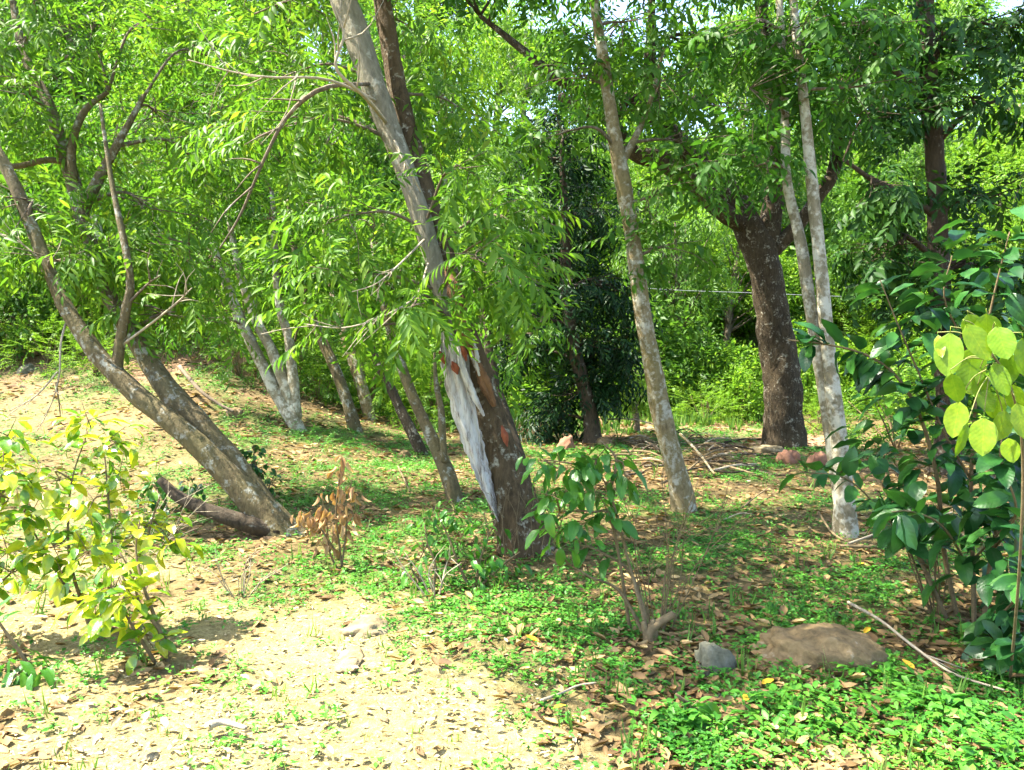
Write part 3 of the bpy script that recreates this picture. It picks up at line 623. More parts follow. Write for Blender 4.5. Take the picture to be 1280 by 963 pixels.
for c_, rd, tw, per in [((760, 60, 10.5), (1.0, .9, .7), 14, 7), ((860, 50, 11), (1.1, .9, .7), 14, 7), ((960, 40, 11), (1.1, .9, .7), 14, 7), ((1060, 60, 11), (1.1, .9, .7), 14, 7), ((880, 120, 10.2), (1.0, .8, .5), 12, 6),
                        ((1060, 160, 10.8), (.9, .8, .5), 12, 6), ((1120, 90, 11), (1, .9, .6), 12, 6), ((800, 120, 10), (.8, .8, .4), 8, 5), ((940, 190, 10.6), (.7, .8, .4), 8, 5), ((1000, 120, 10.8), (.9, .8, .5), 10, 6)]:
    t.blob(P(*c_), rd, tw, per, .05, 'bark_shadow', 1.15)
for c_ in [(-1, 10.4, 7), (.2, 9.8, 6.8), (-1.8, 11, 7.2), (1.5, 11, 6.8), (3.2, 11.5, 7), (5, 11, 6.8), (2.6, 10.2, 7.4), (0, 11, 6.6), (4.2, 10, 7.2)]:  # crown top; the leftmost clumps are unseen, added to shade the ground below
    t.blob(c_, (1.4, 1.2, .7), 14, 7, .06, 'bark_shadow', 1.4)
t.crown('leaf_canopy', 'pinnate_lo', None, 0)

# ---- shaded tree at the right
g = ground(5.05, 9.3); d0 = 9.3
t = Tree('shade_tree', 'dark straight-trunked tree behind the glossy shrub with large hanging leaves', g, 16)
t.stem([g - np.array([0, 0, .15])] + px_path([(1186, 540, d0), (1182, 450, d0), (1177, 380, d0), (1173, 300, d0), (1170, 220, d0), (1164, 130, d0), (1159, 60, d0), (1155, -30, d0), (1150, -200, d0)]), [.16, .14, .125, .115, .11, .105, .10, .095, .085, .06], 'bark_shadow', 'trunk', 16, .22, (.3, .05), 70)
for pts, r0 in [([(1172, 270, d0), (1130, 245, d0 - .2), (1090, 225, d0 - .3), (1055, 200, d0 - .4)], .05), ([(1176, 330, d0), (1140, 300, d0 - .2), (1100, 280, d0 - .3)], .045), ([(1170, 180, d0), (1210, 140, d0 - .2), (1250, 125, d0 - .3)], .04), ([(1166, 130, d0), (1120, 90, d0 - .2), (1085, 60, d0 - .3)], .045)]:
    t.stem(px_path(pts), np.linspace(r0, r0 * .4, len(pts)), 'bark_shadow', 'branch', 10, .25, None, 20)
for c_, rd, tw, per in [((1090, 230, 8.8), (.7, .6, .45), 10, 6), ((1130, 310, 8.8), (.6, .6, .4), 10, 6), ((1220, 120, 8.8), (.8, .7, .5), 10, 6), ((1240, 250, 9.2), (.7, .7, .5), 11, 6), ((1110, 120, 8.8), (.8, .7, .5), 12, 6),
                        ((1180, 50, 9), (.9, .8, .5), 12, 6), ((1260, 20, 9), (.9, .8, .5), 9, 6), ((1100, 20, 9), (.8, .8, .5), 11, 6), ((1200, 330, 9.2), (.7, .6, .5), 11, 6), ((1080, 330, 9), (.45, .5, .35), 8, 5), ((1260, 340, 9.2), (.6, .6, .5), 9, 6), ((1160, 400, 9.2), (.9, .6, .4), 11, 6)]:
    t.blob(P(*c_), rd, tw, per, .035, 'bark_shadow', 1.1)
for c_ in [(4.4, 9, 6.2), (5.6, 9.2, 6.4), (5, 9.6, 7)]:
    t.blob(c_, (1.2, 1.1, .6), 12, 7, .05, 'bark_shadow', 1.3)
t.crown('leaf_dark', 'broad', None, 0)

# ---- dense dark tree in the middle distance
g, b0 = base_at(742, 553); d0 = g[1]
t = Tree('evergreen_tree', 'dense dark green tree with foliage hanging low behind the split trunk', g, 17)
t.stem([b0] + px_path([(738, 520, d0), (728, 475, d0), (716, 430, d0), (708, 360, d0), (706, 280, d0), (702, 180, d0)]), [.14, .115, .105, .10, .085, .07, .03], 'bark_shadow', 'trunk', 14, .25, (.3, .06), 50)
for c_, rd, tw, per in [((690, 200, 12.4), (.9, .8, .7), 13, 8), ((740, 270, 12.2), (.9, .8, .7), 14, 8), ((660, 290, 12.4), (.8, .8, .7), 13, 8), ((710, 350, 12), (1.0, .9, .7), 15, 8), ((770, 360, 12.2), (.7, .7, .6), 12, 8), ((670, 400, 12.2), (.8, .8, .6), 13, 8),
                        ((740, 430, 12), (.8, .8, .55), 13, 8), ((715, 490, 12), (.6, .5, .4), 11, 8), ((765, 470, 12.2), (.5, .5, .4), 10, 8), ((690, 520, 12.1), (.35, .4, .3), 8, 7), ((770, 440, 12.4), (.4, .5, .4), 8, 7), ((720, 150, 12.6), (.7, .7, .5), 10, 7), ((640, 440, 12.6), (.5, .5, .5), 8, 7)]:
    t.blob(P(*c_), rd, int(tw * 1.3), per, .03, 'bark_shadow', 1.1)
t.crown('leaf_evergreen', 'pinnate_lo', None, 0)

# ---- small trees on the left and middle
def small_tree(name, label, foot, stems, mat, blobs, leaf='leaf_mid', kind='feather', seed=0, size=1.0, group=None, limb_r=.02, nobj=0):
    g, b0 = base_at(*foot); d0 = g[1]; t = Tree(name, label, g, seed, group)
    for i, (pts, rad) in enumerate(stems):
        p = px_path([(u, v, d0 + k * .12) for k, (u, v) in enumerate(pts)])
        if i == 0: p = [b0] + p; rad = [rad[0] * 1.1] + list(rad)
        t.stem(p, rad, mat, 'trunk' if i == 0 else 'stem', 12, .26, (.25, .06) if i == 0 else None)
    for (u, v, dd, rd, tw, per) in blobs: t.blob(P(u, v, d0 + dd), rd, tw, per, limb_r, 'bark_young', size)
    t.crown(leaf, kind, None, nobj); return t
small_tree('triple_stem_tree', 'three thin grey stems fanning out from one foot on the litter slope', (374, 537),
           [([(366, 525), (345, 490), (322, 445), (303, 405), (285, 360), (268, 310), (255, 240)], [.10, .085, .08, .075, .065, .055, .035]),
            ([(371, 525), (356, 480), (338, 435), (320, 400), (300, 340), (285, 270)], [.07, .08, .075, .07, .055, .035]),
            ([(372, 522), (366, 470), (360, 420), (350, 385), (345, 330), (340, 240)], [.06, .07, .065, .06, .05, .03])], 'bark_pale',
           [(250, 250, .3, (.9, .8, .7), 13, 6), (330, 270, .3, (.9, .8, .6), 13, 6), (300, 180, .5, (1, .9, .7), 13, 6), (230, 330, 0, (.7, .6, .5), 10, 6), (380, 320, .3, (.7, .7, .5), 10, 6), (280, 100, .6, (1, 1, .7), 13, 6), (200, 200, .5, (.9, .8, .7), 12, 6), (260, 400, -.2, (.55, .5, .25), 7, 5)], 'leaf_mid', 'pinnate_lo', 21)
small_tree('young_tree', 'brown young trunk with a pale lower side beside the triple-stemmed tree', (447, 540),
           [([(438, 515), (424, 475), (410, 440), (398, 415), (383, 375), (370, 320), (360, 250)], [.085, .08, .078, .074, .065, .05, .03])], 'bark_left',
           [(400, 250, .3, (.8, .8, .6), 12, 6), (370, 170, .5, (.9, .8, .6), 12, 6), (430, 330, 0, (.6, .6, .4), 9, 6), (330, 340, .2, (.6, .6, .4), 9, 5)], 'leaf_mid', 'pinnate_lo', 22)
small_tree('young_tree', 'smooth brown trunk standing just behind a thinner brown trunk, left of the split tree', (462, 524),
           [([(458, 505), (448, 470), (438, 440), (428, 410), (415, 360), (408, 290), (400, 200)], [.10, .095, .09, .085, .075, .06, .035])], 'bark_slender',
           [(430, 210, .3, (.9, .8, .7), 13, 6), (380, 120, .5, (1, .9, .7), 13, 6), (470, 140, .5, (.9, .9, .7), 13, 6), (460, 280, .2, (.7, .7, .5), 10, 6), (420, 60, .8, (1.1, 1, .7), 13, 6)], 'leaf_mid', 'pinnate_lo', 23)
small_tree('young_tree', 'dark slim trunk leaning left with pale flecks, rooted by a round tan stone', (532, 568),
           [([(520, 550), (502, 515), (485, 480), (470, 450), (455, 410), (440, 350)], [.08, .07, .065, .06, .05, .03])], 'bark_dark',
           [(450, 300, .3, (.6, .6, .5), 9, 6), (490, 350, .1, (.5, .5, .4), 7, 5), (420, 380, 0, (.45, .5, .3), 7, 5)], 'leaf_mid', 'pinnate_lo', 24)
small_tree('young_tree', 'thin lichened trunk with a dead side stem just left of the split tree', (572, 627),
           [([(565, 608), (552, 575), (538, 545), (520, 505), (503, 460), (488, 415), (475, 360), (465, 300)], [.075, .066, .06, .055, .05, .045, .035, .02]),
            ([(556, 578), (553, 540), (551, 510), (545, 480), (543, 440)], [.03, .035, .03, .025, .012])], 'bark_left',
           [(470, 280, .2, (.5, .5, .4), 8, 5), (520, 330, .2, (.45, .4, .35), 7, 5), (440, 340, 0, (.4, .4, .3), 6, 5)], 'leaf_main', 'pinnate_lo', 25)
small_tree('thin_tree', 'thin dark stem hidden behind the split trunk', (660, 620),
           [([(653, 590), (640, 545), (626, 500), (615, 460), (606, 400), (600, 330)], [.07, .06, .055, .05, .04, .025])], 'bark_shadow',
           [(620, 330, .2, (.5, .5, .4), 8, 5), (650, 420, .1, (.45, .4, .35), 7, 5), (600, 260, .2, (.5, .5, .4), 8, 5)], 'leaf_mid', 'pinnate_lo', 26)
small_tree('round_crowned_sapling', 'small bright round-topped sapling on the bare earth beyond the brush pile', (796, 541),
           [([(796, 530), (795, 518), (792, 505), (788, 490)], [.05, .045, .04, .03]), ([(793, 512), (800, 500), (806, 488)], [.025, .02, .015])], 'bark_young',
           [(785, 480, 0, (.5, .5, .35), 14, 9), (808, 490, 0, (.35, .4, .3), 10, 8), (768, 490, 0, (.35, .4, .3), 10, 8), (792, 465, 0, (.35, .4, .25), 10, 8)], 'leaf_far', 'feather', 27, .8)
small_tree('old_tree', 'grey trunk at the edge of the dark thicket on the left slope', (32, 428),
           [([(28, 415), (18, 385), (5, 350), (-10, 310), (-30, 250)], [.20, .18, .17, .15, .10])], 'bark_grey',
           [(30, 250, .3, (1.4, 1.2, 1.0), 14, 7), (-20, 330, 0, (1, 1, .9), 12, 7), (60, 160, .8, (1.5, 1.3, 1.0), 14, 7), (10, 70, 1, (1.6, 1.3, 1), 14, 7)], 'leaf_mid', 'pinnate_lo', 28, 1.3)
small_tree('mid_tree', 'whitish trunk upper slope tree seen between the two leaning stems', (168, 440),
           [([(160, 425), (148, 395), (138, 365), (128, 330), (118, 270)], [.15, .14, .135, .12, .08])], 'bark_pale',
           [(130, 230, .3, (1.3, 1.2, .9), 14, 7), (190, 300, .2, (1, 1, .8), 12, 7), (90, 330, 0, (.9, .9, .7), 11, 7), (160, 140, .8, (1.5, 1.3, 1), 14, 7), (230, 60, 1.2, (1.6, 1.4, 1.1), 14, 7)], 'leaf_mid', 'pinnate_lo', 29, 1.3)

# ------------------------------------------------------------------ background trees and shrubs on the hillside
def bg_proto(seed, h, kind, size, leaf, n_blob, wide, bark):
    """arrays for one hillside tree: trunk and crown"""
    r = np.random.default_rng(seed); lean = r.normal(0, .06, 2)
    tr = np.array([[0, 0, -.3], [lean[0] * h * .3, lean[1] * h * .3, h * .35], [lean[0] * h, lean[1] * h, h * .85]])
    parts = [tube(tr, [h * .022, h * .017, h * .005], 14, 8, .2, seed)]
    O, D, S = [], [], []
    for k in range(n_blob):
        a = r.uniform(0, 6.28); rr = wide * math.sqrt(r.uniform(.02, 1)); z = h * r.uniform(.34, 1.0); rr *= math.sqrt(max(.15, 1 - ((z / h - .6) / .45) ** 2))
        c = np.array([math.cos(a) * rr, math.sin(a) * rr, z]) + np.append(lean * z, 0)
        st = tr[0] + (tr[2] - tr[0]) * np.clip(z / h * .75, .2, .95)
        parts.append(tube(np.array([st, (st + c) / 2 + r.normal(0, .15, 3), c]), [h * .006, h * .004, .008], 6, 4))
        n = 40; p = nrm(r.normal(0, 1, (n, 3))) * np.array([1, 1, .6]) * wide * .42 * r.uniform(.35, 1, (n, 1)) ** .6
        O.append(c + p); D.append(nrm(p + r.normal(0, .5, (n, 3)) + np.array([0, 0, -.3]))); S.append(size * r.uniform(.7, 1.3, n))
    cv, cf = spray_mesh(kind, np.concatenate(O), np.concatenate(D), np.concatenate(S), r)
    tv, tf = cat_meshes(parts)
    return np_mesh('trunk', tv, tf, M[bark]), np_mesh('crown', cv, cf, M[leaf])
def shrub_proto(seed, h, kind, size, leaf, n, wide):
    r = np.random.default_rng(seed); parts = []
    for k in range(6):
        e = np.array([r.normal(0, wide * .35), r.normal(0, wide * .35), h * r.uniform(.5, .85)])
        parts.append(tube(np.array([[r.normal(0, .05), r.normal(0, .05), -.1], e * .5 + r.normal(0, .05, 3), e]), [.025, .018, .006], 7, 5))
    q = nrm(r.normal(0, 1, (n, 3))); q[:, 2] = np.abs(q[:, 2]); lump = .7 + .6 * fbm(q[:, 0] * 2 + seed + q[:, 2], q[:, 1] * 2 + seed, 2)
    p = q * np.array([wide, wide, h]) * (lump * r.uniform(.3, 1, n) ** .5)[:, None]
    cv, cf = spray_mesh(kind, p, nrm(q + r.normal(0, .5, (n, 3))), size * r.uniform(.7, 1.3, n), r)
    tv, tf = cat_meshes(parts)
    return np_mesh('stem', tv, tf, M['twig']), np_mesh('foliage', cv, cf, M[leaf])
def put(name, protos, names, loc, rz, sc, label, cat, group):
    o = empty(name, loc, label, cat, group); o.rotation_euler = (0, 0, rz); o.scale = (sc, sc, sc)
    for m, nme in zip(protos, names):
        c = link(nme, m, o)
        if nme in ('crown', 'foliage'): c['kind'] = 'stuff'
    return o
BG = [bg_proto(201, 7.5, 'clump', 1.0, 'leaf_far', 22, 2.3, 'bark_young'), bg_proto(202, 9, 'clump', 1.0, 'leaf_far_dark', 24, 2.4, 'bark_shadow'),
      bg_proto(203, 6.5, 'pinnate_lo', 1.9, 'leaf_far', 18, 2.0, 'bark_pale'), bg_proto(204, 8.5, 'pinnate_lo', 2.0, 'leaf_far_dark', 20, 2.2, 'bark_young')]
BGL = ['bright yellow-green tree growing on the far hillside', 'deep green tree growing on the far hillside', 'pale feathery tree growing on the far hillside', 'dark feathery-leaved tree growing on the far hillside']
r = np.random.default_rng(55); spots = []
for row, (dist, n, sc) in enumerate([(19, 5, .7), (23, 6, .85), (28, 8, 1.0), (35, 9, 1.15), (43, 11, 1.3)]):
    for i in range(n):
        u = -120 + (i + .5 + r.uniform(-.35, .35)) * 1520 / n
        if row < 3 and 1030 < u < 1130: continue          # the sunlit grassy gap
        if row < 1 and 740 < u < 1000: continue
        if row >= 3 and r.random() < .12: continue
        y = dist + r.uniform(-1.5, 1.5); spots.append(((u - 640) / F * y, y, sc * r.uniform(.85, 1.15), row))
for (u, y, sc) in [(850, 17.5, .5), (905, 18.5, .55), (600, 17, .5), (660, 18, .55), (1130, 18, .55), (1200, 17, .5), (1255, 19, .6), (560, 19.5, .6), (800, 20, .6), (960, 21, .6), (1230, 22, .75)]: spots.append(((u - 640) / F * y, y, sc, 9))
for (x, y, sc, row) in spots:
    k = int(r.integers(0, 4)); put('hillside_tree', BG[k], ('trunk', 'crown'), ground(x, y), r.uniform(0, 6.28), sc, BGL[k], 'tree', 'trees on the far hillside')
SH = [shrub_proto(304, 1.7, 'clump', .8, 'leaf_far_dark', 300, 1.2), shrub_proto(301, 1.5, 'clump', .75, 'leaf_far', 260, 1.1), shrub_proto(302, 1.2, 'feather', 1.1, 'leaf_far', 300, 1.0), shrub_proto(303, 1.6, 'pinnate_lo', 1.1, 'leaf_mid', 240, 1.1)]
SHL = ['dark rounded shrub at the foot of the far hillside', 'rounded bright shrub at the foot of the far hillside', 'feathery light green shrub at the foot of the far hillside', 'leafy green shrub at the foot of the far hillside']
for i in range(78):
    u = -60 + (i % 26 + r.uniform(0, 1)) * 1400 / 26; y = (16.2, 19.3, 23.5)[i // 26] + r.uniform(-.9, 1.4)
    if u < 620: y -= 1.5
    x = (u - 640) / F * y; k = int(r.choice(4, p=[.12, .36, .3, .22]))
    put('hillside_shrub', SH[k], ('stem', 'foliage'), ground(x, y), r.uniform(0, 6.28), r.uniform(.7, 1.3) * (1, 1.25, 1.6)[i // 26], SHL[k], 'shrub', 'shrubs at the foot of the hillside')
for i, (u, v, k, sc, lb) in enumerate([(120, 470, 2, .55, 'feathery bush under the forked leaning tree on the slope'), (60, 455, 2, .6, 'pale feathery bush beside the dark thicket on the slope'), (470, 500, 2, .6, 'feathery green bush behind the slim young trunks'), (400, 500, 3, .5, 'leafy bush between the triple-stemmed tree and the young trunk'),
                                        (300, 470, 3, .5, 'leafy bush above the litter bank'), (880, 530, 2, .55, 'feathery light bush at the left edge of the bare earth'), (920, 525, 1, .65, 'rounded yellow-green bush left of the thick dark tree'), (1025, 540, 2, .5, 'feathery bush right of the thick dark tree'), (590, 540, 3, .5, 'leafy bush glimpsed behind the split trunk'), (1120, 560, 3, .7, 'leafy bush in shade behind the pale twin stems'), (10, 440, 0, .8, 'dark leafy thicket at the edge of the left slope'), (520, 470, 3, .8, 'tall leafy bush rising between the slim trunks'), (220, 440, 3, .6, 'leafy bush on top of the litter bank'), (830, 500, 3, .8, 'tall leafy bush just left of the bare earth')]):
    put('bush', SH[k], ('stem', 'foliage'), G(u, v), i * 1.3, sc, lb, 'bush', None)
# undergrowth mass on the hillside
r = np.random.default_rng(77); n = 15000
y = 15.5 + 32 * r.random(n) ** 1.6; x = (r.random(n) * 2 - 1) * (.75 * y + 1.5); left = x < -1; y = np.where(left, y - 1.5 * np.clip(-x / 5, 0, 1), y)
keep = (soft_in(x, y, EARTH, .5) < .3); x, y = x[keep], y[keep]
hgt = .15 + 1.5 * sstep(.42, .75, fbm(x * .45, y * .45, 3)) * r.random(len(x)); O = np.stack([x, y, H(x, y) + hgt], -1)
sc = (.45 + .9 * np.clip((y - 15) / 18, 0, 1)) * r.uniform(.7, 1.3, len(x))
v, f = spray_mesh('clump', O, nrm(r.normal(0, 1, (len(x), 3))), sc, r, upj=.6)
o = link('undergrowth', np_mesh('undergrowth', v, f, M['leaf_far'])); tag(o, 'mass of bright green undergrowth covering the far hillside', 'undergrowth', kind='stuff')

# ------------------------------------------------------------------ leafy shrubs with single leaves
def big_leaf(seed, wratio=.42, bend=.25, fold=.10, petiole=.12, n=9, wavy=.02):
    r = np.random.default_rng(seed); t = np.linspace(0, 1, n); w = np.sin(math.pi * t ** .88) ** .62 * wratio * .5; w[0] = w[-1] = .004
    xs_ = petiole + t * (1 - petiole); zc = -bend * t ** 2; parts = []
    cols = [-1, -.5, 0, .5, 1]; V = []
    for i in range(n):
        for a in cols:
            V.append([xs_[i], a * w[i] + r.normal(0, .004), zc[i] + fold * abs(a) * w[i] * 2 + wavy * math.sin(i * 2.1 + a * 3) * abs(a) - (.012 if a == 0 else 0)])
    I = np.arange(n * 5).reshape(n, 5); q = np.stack([I[:-1, :-1], I[:-1, 1:], I[1:, 1:], I[1:, :-1]], -1).reshape(-1, 4)
    sv, sf = tube(np.array([[0, 0, .0], [petiole * .5, 0, .004], [petiole * 1.05, 0, 0]]), [.010, .008, .006], 3, 3)
    return cat_meshes([(np.array(V), q), (sv, sf)])
_leaf_cache = {}
def leaf_objects(root, base, O, D, size, mat, r, wratio=.45, bend=.3, up=None, upj=.35, name='leaf', nvar=5, fold=.10):
    up = np.array([0, 0, 1.]) if up is None else np.asarray(up, float)
    R = frames(D, up + r.normal(0, upj, (len(O), 3)))
    for i in range(len(O)):
        k = int(r.integers(0, nvar)); key = (mat, wratio, bend, k)
        if key not in _leaf_cache:
            _leaf_cache[key] = np_mesh('leaf', *big_leaf(k * 7 + 1, wratio * (.9 + .05 * k), bend * (.4 + .35 * k), fold), M[mat])
        o = link(name, _leaf_cache[key], root[i] if isinstance(root, list) else root); o.matrix_local = mat4(np.asarray(O[i]) - base, R[i], float(size[i]))
def stem_leaves(path, r, n, t0=.3, out=.8, droop=-.25):
    """origins and directions of alternate leaves along a stem path"""
    q = catmull(np.array(path, float), 40); t = np.sort(r.uniform(t0, 1, n)); k = np.minimum((t * 39).astype(int), 38)
    T = nrm(q[k + 1] - q[k]); s = nrm(r.normal(0, 1, (n, 3))); s = nrm(s - T * (s * T).sum(1, keepdims=True))
    return q[k], nrm(s * out + T * .5 + np.array([0, 0, droop]))
def leaf_mass(O, D, size, r, wratio, ofs, upj=.4):
    ln = size * r.uniform(.7, 1.15, len(O)); return place(LEAF6, O - np.asarray(ofs), frames(D, np.array([0, 0, 1.]) + r.normal(0, upj, (len(O), 3))), ln, ln * wratio)

# ---- glossy dark shrub at the right edge
g = G(1218, 785); r = np.random.default_rng(61)
root = empty('glossy_shrub', g, 'tall shrub with large glossy dark green leaves at the right edge', 'shrub'); d = g[1]; O, D, PR, SM = [], [], [], []
stems = [[(1218, 790, d), (1216, 700, d), (1214, 600, d - .05), (1222, 480, d - .1), (1240, 380, d - .15), (1262, 290, d - .2)],
         [(1228, 790, d), (1240, 690, d - .1), (1262, 600, d - .3), (1285, 520, d - .5), (1300, 420, d - .6)],
         [(1200, 780, d + .1), (1180, 690, d + .1), (1172, 600, d), (1150, 520, d - .05), (1120, 470, d - .1), (1085, 445, d - .1), (1040, 432, d - .1), (985, 425, d - .1)],
         [(1190, 770, d + .1), (1150, 700, d + .15), (1120, 640, d + .1), (1100, 600, d)],
         [(1225, 785, d), (1260, 760, d - .5), (1290, 720, d - .8), (1300, 660, d - .9)],
         [(1214, 600, d - .05), (1180, 540, d - .1), (1150, 470, d - .1), (1120, 400, d - .1), (1100, 350, d - .1)],
         [(1222, 480, d - .1), (1200, 420, d - .15), (1180, 370, d - .2), (1190, 320, d - .2)],
         [(1216, 700, d), (1255, 660, d - .3), (1290, 620, d - .4)],
         [(1216, 720, d), (1180, 660, d - .3), (1140, 640, d - .5), (1115, 640, d - .6)],
         [(1232, 790, d), (1262, 810, d - .6), (1290, 800, d - .8)], [(1160, 710, d + .15), (1110, 650, d + .1), (1060, 600, d + .05), (1000, 590, d)], [(1240, 690, d - .1), (1270, 640, d - .5), (1250, 570, d - .6), (1262, 520, d - .6)]]
for i, s in enumerate(stems):
    pp = px_path(s)
    if i in (0, 1, 2, 3): pp[0][2] = float(H(pp[0][0], pp[0][1])) - .05
    L = np.linalg.norm(np.diff(np.array(pp), axis=0), axis=1).sum()
    v, f = tube(pp, np.linspace(.014 if i < 4 else .007, .003, len(pp)), 24, 7, .2, i, None, g); st_o = link('stem', np_mesh('stem', v, f, M['twig']), root)
    o_, d_ = stem_leaves(pp, r, int(L * 30), .28 if i < 4 else .1); O.append(o_); D.append(d_); PR += [st_o] * len(o_); SM.append((np.array(pp), st_o))
for (u, v, dd, rd, n) in [(1255, 700, d - .4, .28, 34), (1255, 800, d - .5, .22, 30), (1250, 600, d - .2, .30, 34), (1180, 560, d, .35, 34), (1120, 520, d, .3, 24), (1250, 330, d - .1, .35, 40), (1200, 360, d + .2, .4, 34), (1270, 450, d + .1, .35, 34), (1230, 540, d + .2, .4, 40), (1270, 640, d + .1, .4, 40), (1150, 600, d + .3, .35, 30), (1280, 750, d, .35, 36), (1235, 720, d + .2, .3, 26), (1130, 390, d, .28, 18), (1200, 450, d + .1, .35, 26), (1090, 570, d + .1, .25, 16), (1180, 640, d + .1, .3, 20)]:
    c_ = P(u, v, dd); q = nrm(r.normal(0, 1, (n, 3))); O.append(c_ + q * rd * r.uniform(.3, 1, (n, 1))); D.append(nrm(q * np.array([1, 1, .3]) + np.array([0, 0, -.35]))); PR += [min(SM, key=lambda e: np.linalg.norm(e[0] - c_, axis=1).min())[1]] * n
O = np.concatenate(O); D = np.concatenate(D); sz = r.uniform(.10, .19, len(O)); u_, v_, f_ = to_px(O)
order = np.argsort(f_ / sz + 50 * ((u_ > 1300) | (v_ < 0))); pk = order[:300]; rest = order[300:]
leaf_objects([PR[i] for i in pk], g, O[pk], D[pk], sz[pk], 'leaf_shrub', r, .46, .3)
if len(rest):
    v, f = leaf_mass(O[rest], D[rest], .13, r, .45, g); o = link('foliage', np_mesh('foliage', v, f, M['leaf_shrub']), root); o['kind'] = 'stuff'

# ---- sprig of yellow young leaves
g = G(1262, 850); r = np.random.default_rng(62); dy = 2.75
root = empty('yellow_leaf_sapling', g, 'thin sapling topped by round translucent yellow-green young leaves', 'sapling')
tip = P(1238, 440, dy)
main = [g - np.array([0, 0, .05]), P(1275, 700, 3.0), P(1278, 560, 2.85), P(1262, 480, dy), tip]
def stalk(pts, r0, r1, mat, sides=6, name='stem'):
    v, f = tube(pts, np.linspace(r0, r1, len(pts)), max(8, len(pts) * 4), sides, .1, 1, None, g); return link(name, np_mesh(name, v, f, M[mat]), root)
stalk(main, .006, .0035, 'twig')
YL = [(1187, 437, 34, 52), (1205, 425, 30, 46), (1232, 408, 44, 40), (1216, 455, 36, 50), (1195, 478, 26, 36), (1172, 432, 14, 30), (1187, 482, 26, 36), (1203, 520, 30, 44), (1233, 540, 32, 44), (1256, 528, 30, 36), (1246, 505, 26, 30), (1222, 500, 22, 30),
      (1240, 470, 22, 40), (1226, 480, 24, 34), (1255, 455, 26, 36), (1275, 440, 26, 44), (1265, 495, 24, 34), (1214, 545, 10, 40), (1210, 405, 36, 30), (1245, 425, 30, 40), (1258, 560, 24, 30), (1272, 520, 24, 40)]
for i, (u, v, w, h) in enumerate(YL):
    dd = dy + r.uniform(-.10, .10); c_ = P(u, v, dd); L = h * dy / F * 1.25; top = P(u + r.uniform(-3, 3), v - h * .55, dd + .01)
    dr = nrm(np.array([r.normal(0, .35), r.normal(-.1, .25), -1.0])); node_ = P(1238 + (u - 1238) * .15, 445 + (v - 470) * .35, dy)
    stk = stalk([node_, (node_ + top) / 2 + np.array([0, 0, .02]), top], .0025, .0018, 'stem_green', 4, 'stalk')
    facing = np.array([-.35 + r.normal(0, .35), -.85, .45 + r.normal(0, .25)])
    leaf_objects(stk, g, [top], np.array([dr]), [L], 'leaf_young', r, min(.72, max(.25, w / h * .85)), .12, facing, .05, 'leaf', 2, .05)

# ---- yellow-green bushes on the left
def bush(name, label, foot, stems, leaves, seed, mat='leaf_bush', size=(.07, .12), nobj=220, cat='bush', wr=.5, stem_mat='twig', per_m=16):
    g = G(*foot); r = np.random.default_rng(seed); root = empty(name, g, label, cat); d = g[1]; O, D, PR, SM = [], [], [], []
    for i, s in enumerate(stems):
        pp = px_path([(u, v, d + dd) for (u, v, dd) in s])
        if i < 4: pp[0][2] = min(pp[0][2], float(H(pp[0][0], pp[0][1])) - .03)
        L = np.linalg.norm(np.diff(np.array(pp), axis=0), axis=1).sum()
        v, f = tube(pp, np.linspace(.011, .003, len(pp)), 20, 6, .25, i, None, g); st_o = link('stem', np_mesh('stem', v, f, M[stem_mat]), root)
        o_, d_ = stem_leaves(pp, r, int(L * per_m), .35); O.append(o_); D.append(d_); PR += [st_o] * len(o_); SM.append((np.array(pp), st_o))
    for (u, v, dd, rd, n) in leaves:
        c_ = P(u, v, d + dd); n = int(n * (1.6 if mat == 'leaf_bush' else 1.1)); q = nrm(r.normal(0, 1, (n, 3))); O.append(c_ + q * np.array([1, 1, .7]) * rd * r.uniform(.2, 1, (n, 1))); D.append(nrm(q * np.array([1, 1, .25]) + np.array([0, 0, -.22 if mat == 'leaf_bush' else -.5]) + r.normal(0, .3, (n, 3))))
        near_s = min(SM, key=lambda e: np.linalg.norm(e[0] - c_, axis=1).min()); PR += [near_s[1]] * n
        if n > 6:   # twigs carrying the clump
            a = near_s[0][np.linalg.norm(near_s[0] - c_, axis=1).argmin()]; parts = [tube(np.array([a, (a + c_) / 2 + r.normal(0, .03, 3), c_]), [.006, .004, .003], 8, 4, 0, 0, None, g)]
            for k in range(4): parts.append(tube(np.array([c_, c_ + nrm(r.normal(0, 1, 3)) * rd * .8]), [.003, .0015], 3, 3, 0, 0, None, g))
            v, f = cat_meshes(parts); link('twig', np_mesh('twig', v, f, M[stem_mat]), near_s[1])
    O = np.concatenate(O); D = np.concatenate(D); sz = r.uniform(*size, len(O)); u_, v_, f_ = to_px(O); order = np.argsort(f_ / sz + 100 * (u_ < -20)); pk = order[:nobj]; rest = order[nobj:]
    leaf_objects([PR[i] for i in pk], g, O[pk], D[pk], sz[pk], mat, r, wr, .3)
    if len(rest):
        v, f = leaf_mass(O[rest], D[rest], sum(size) / 2, r, wr, g); o = link('foliage', np_mesh('foliage', v, f, M[mat]), root); o['kind'] = 'stuff'
    return root
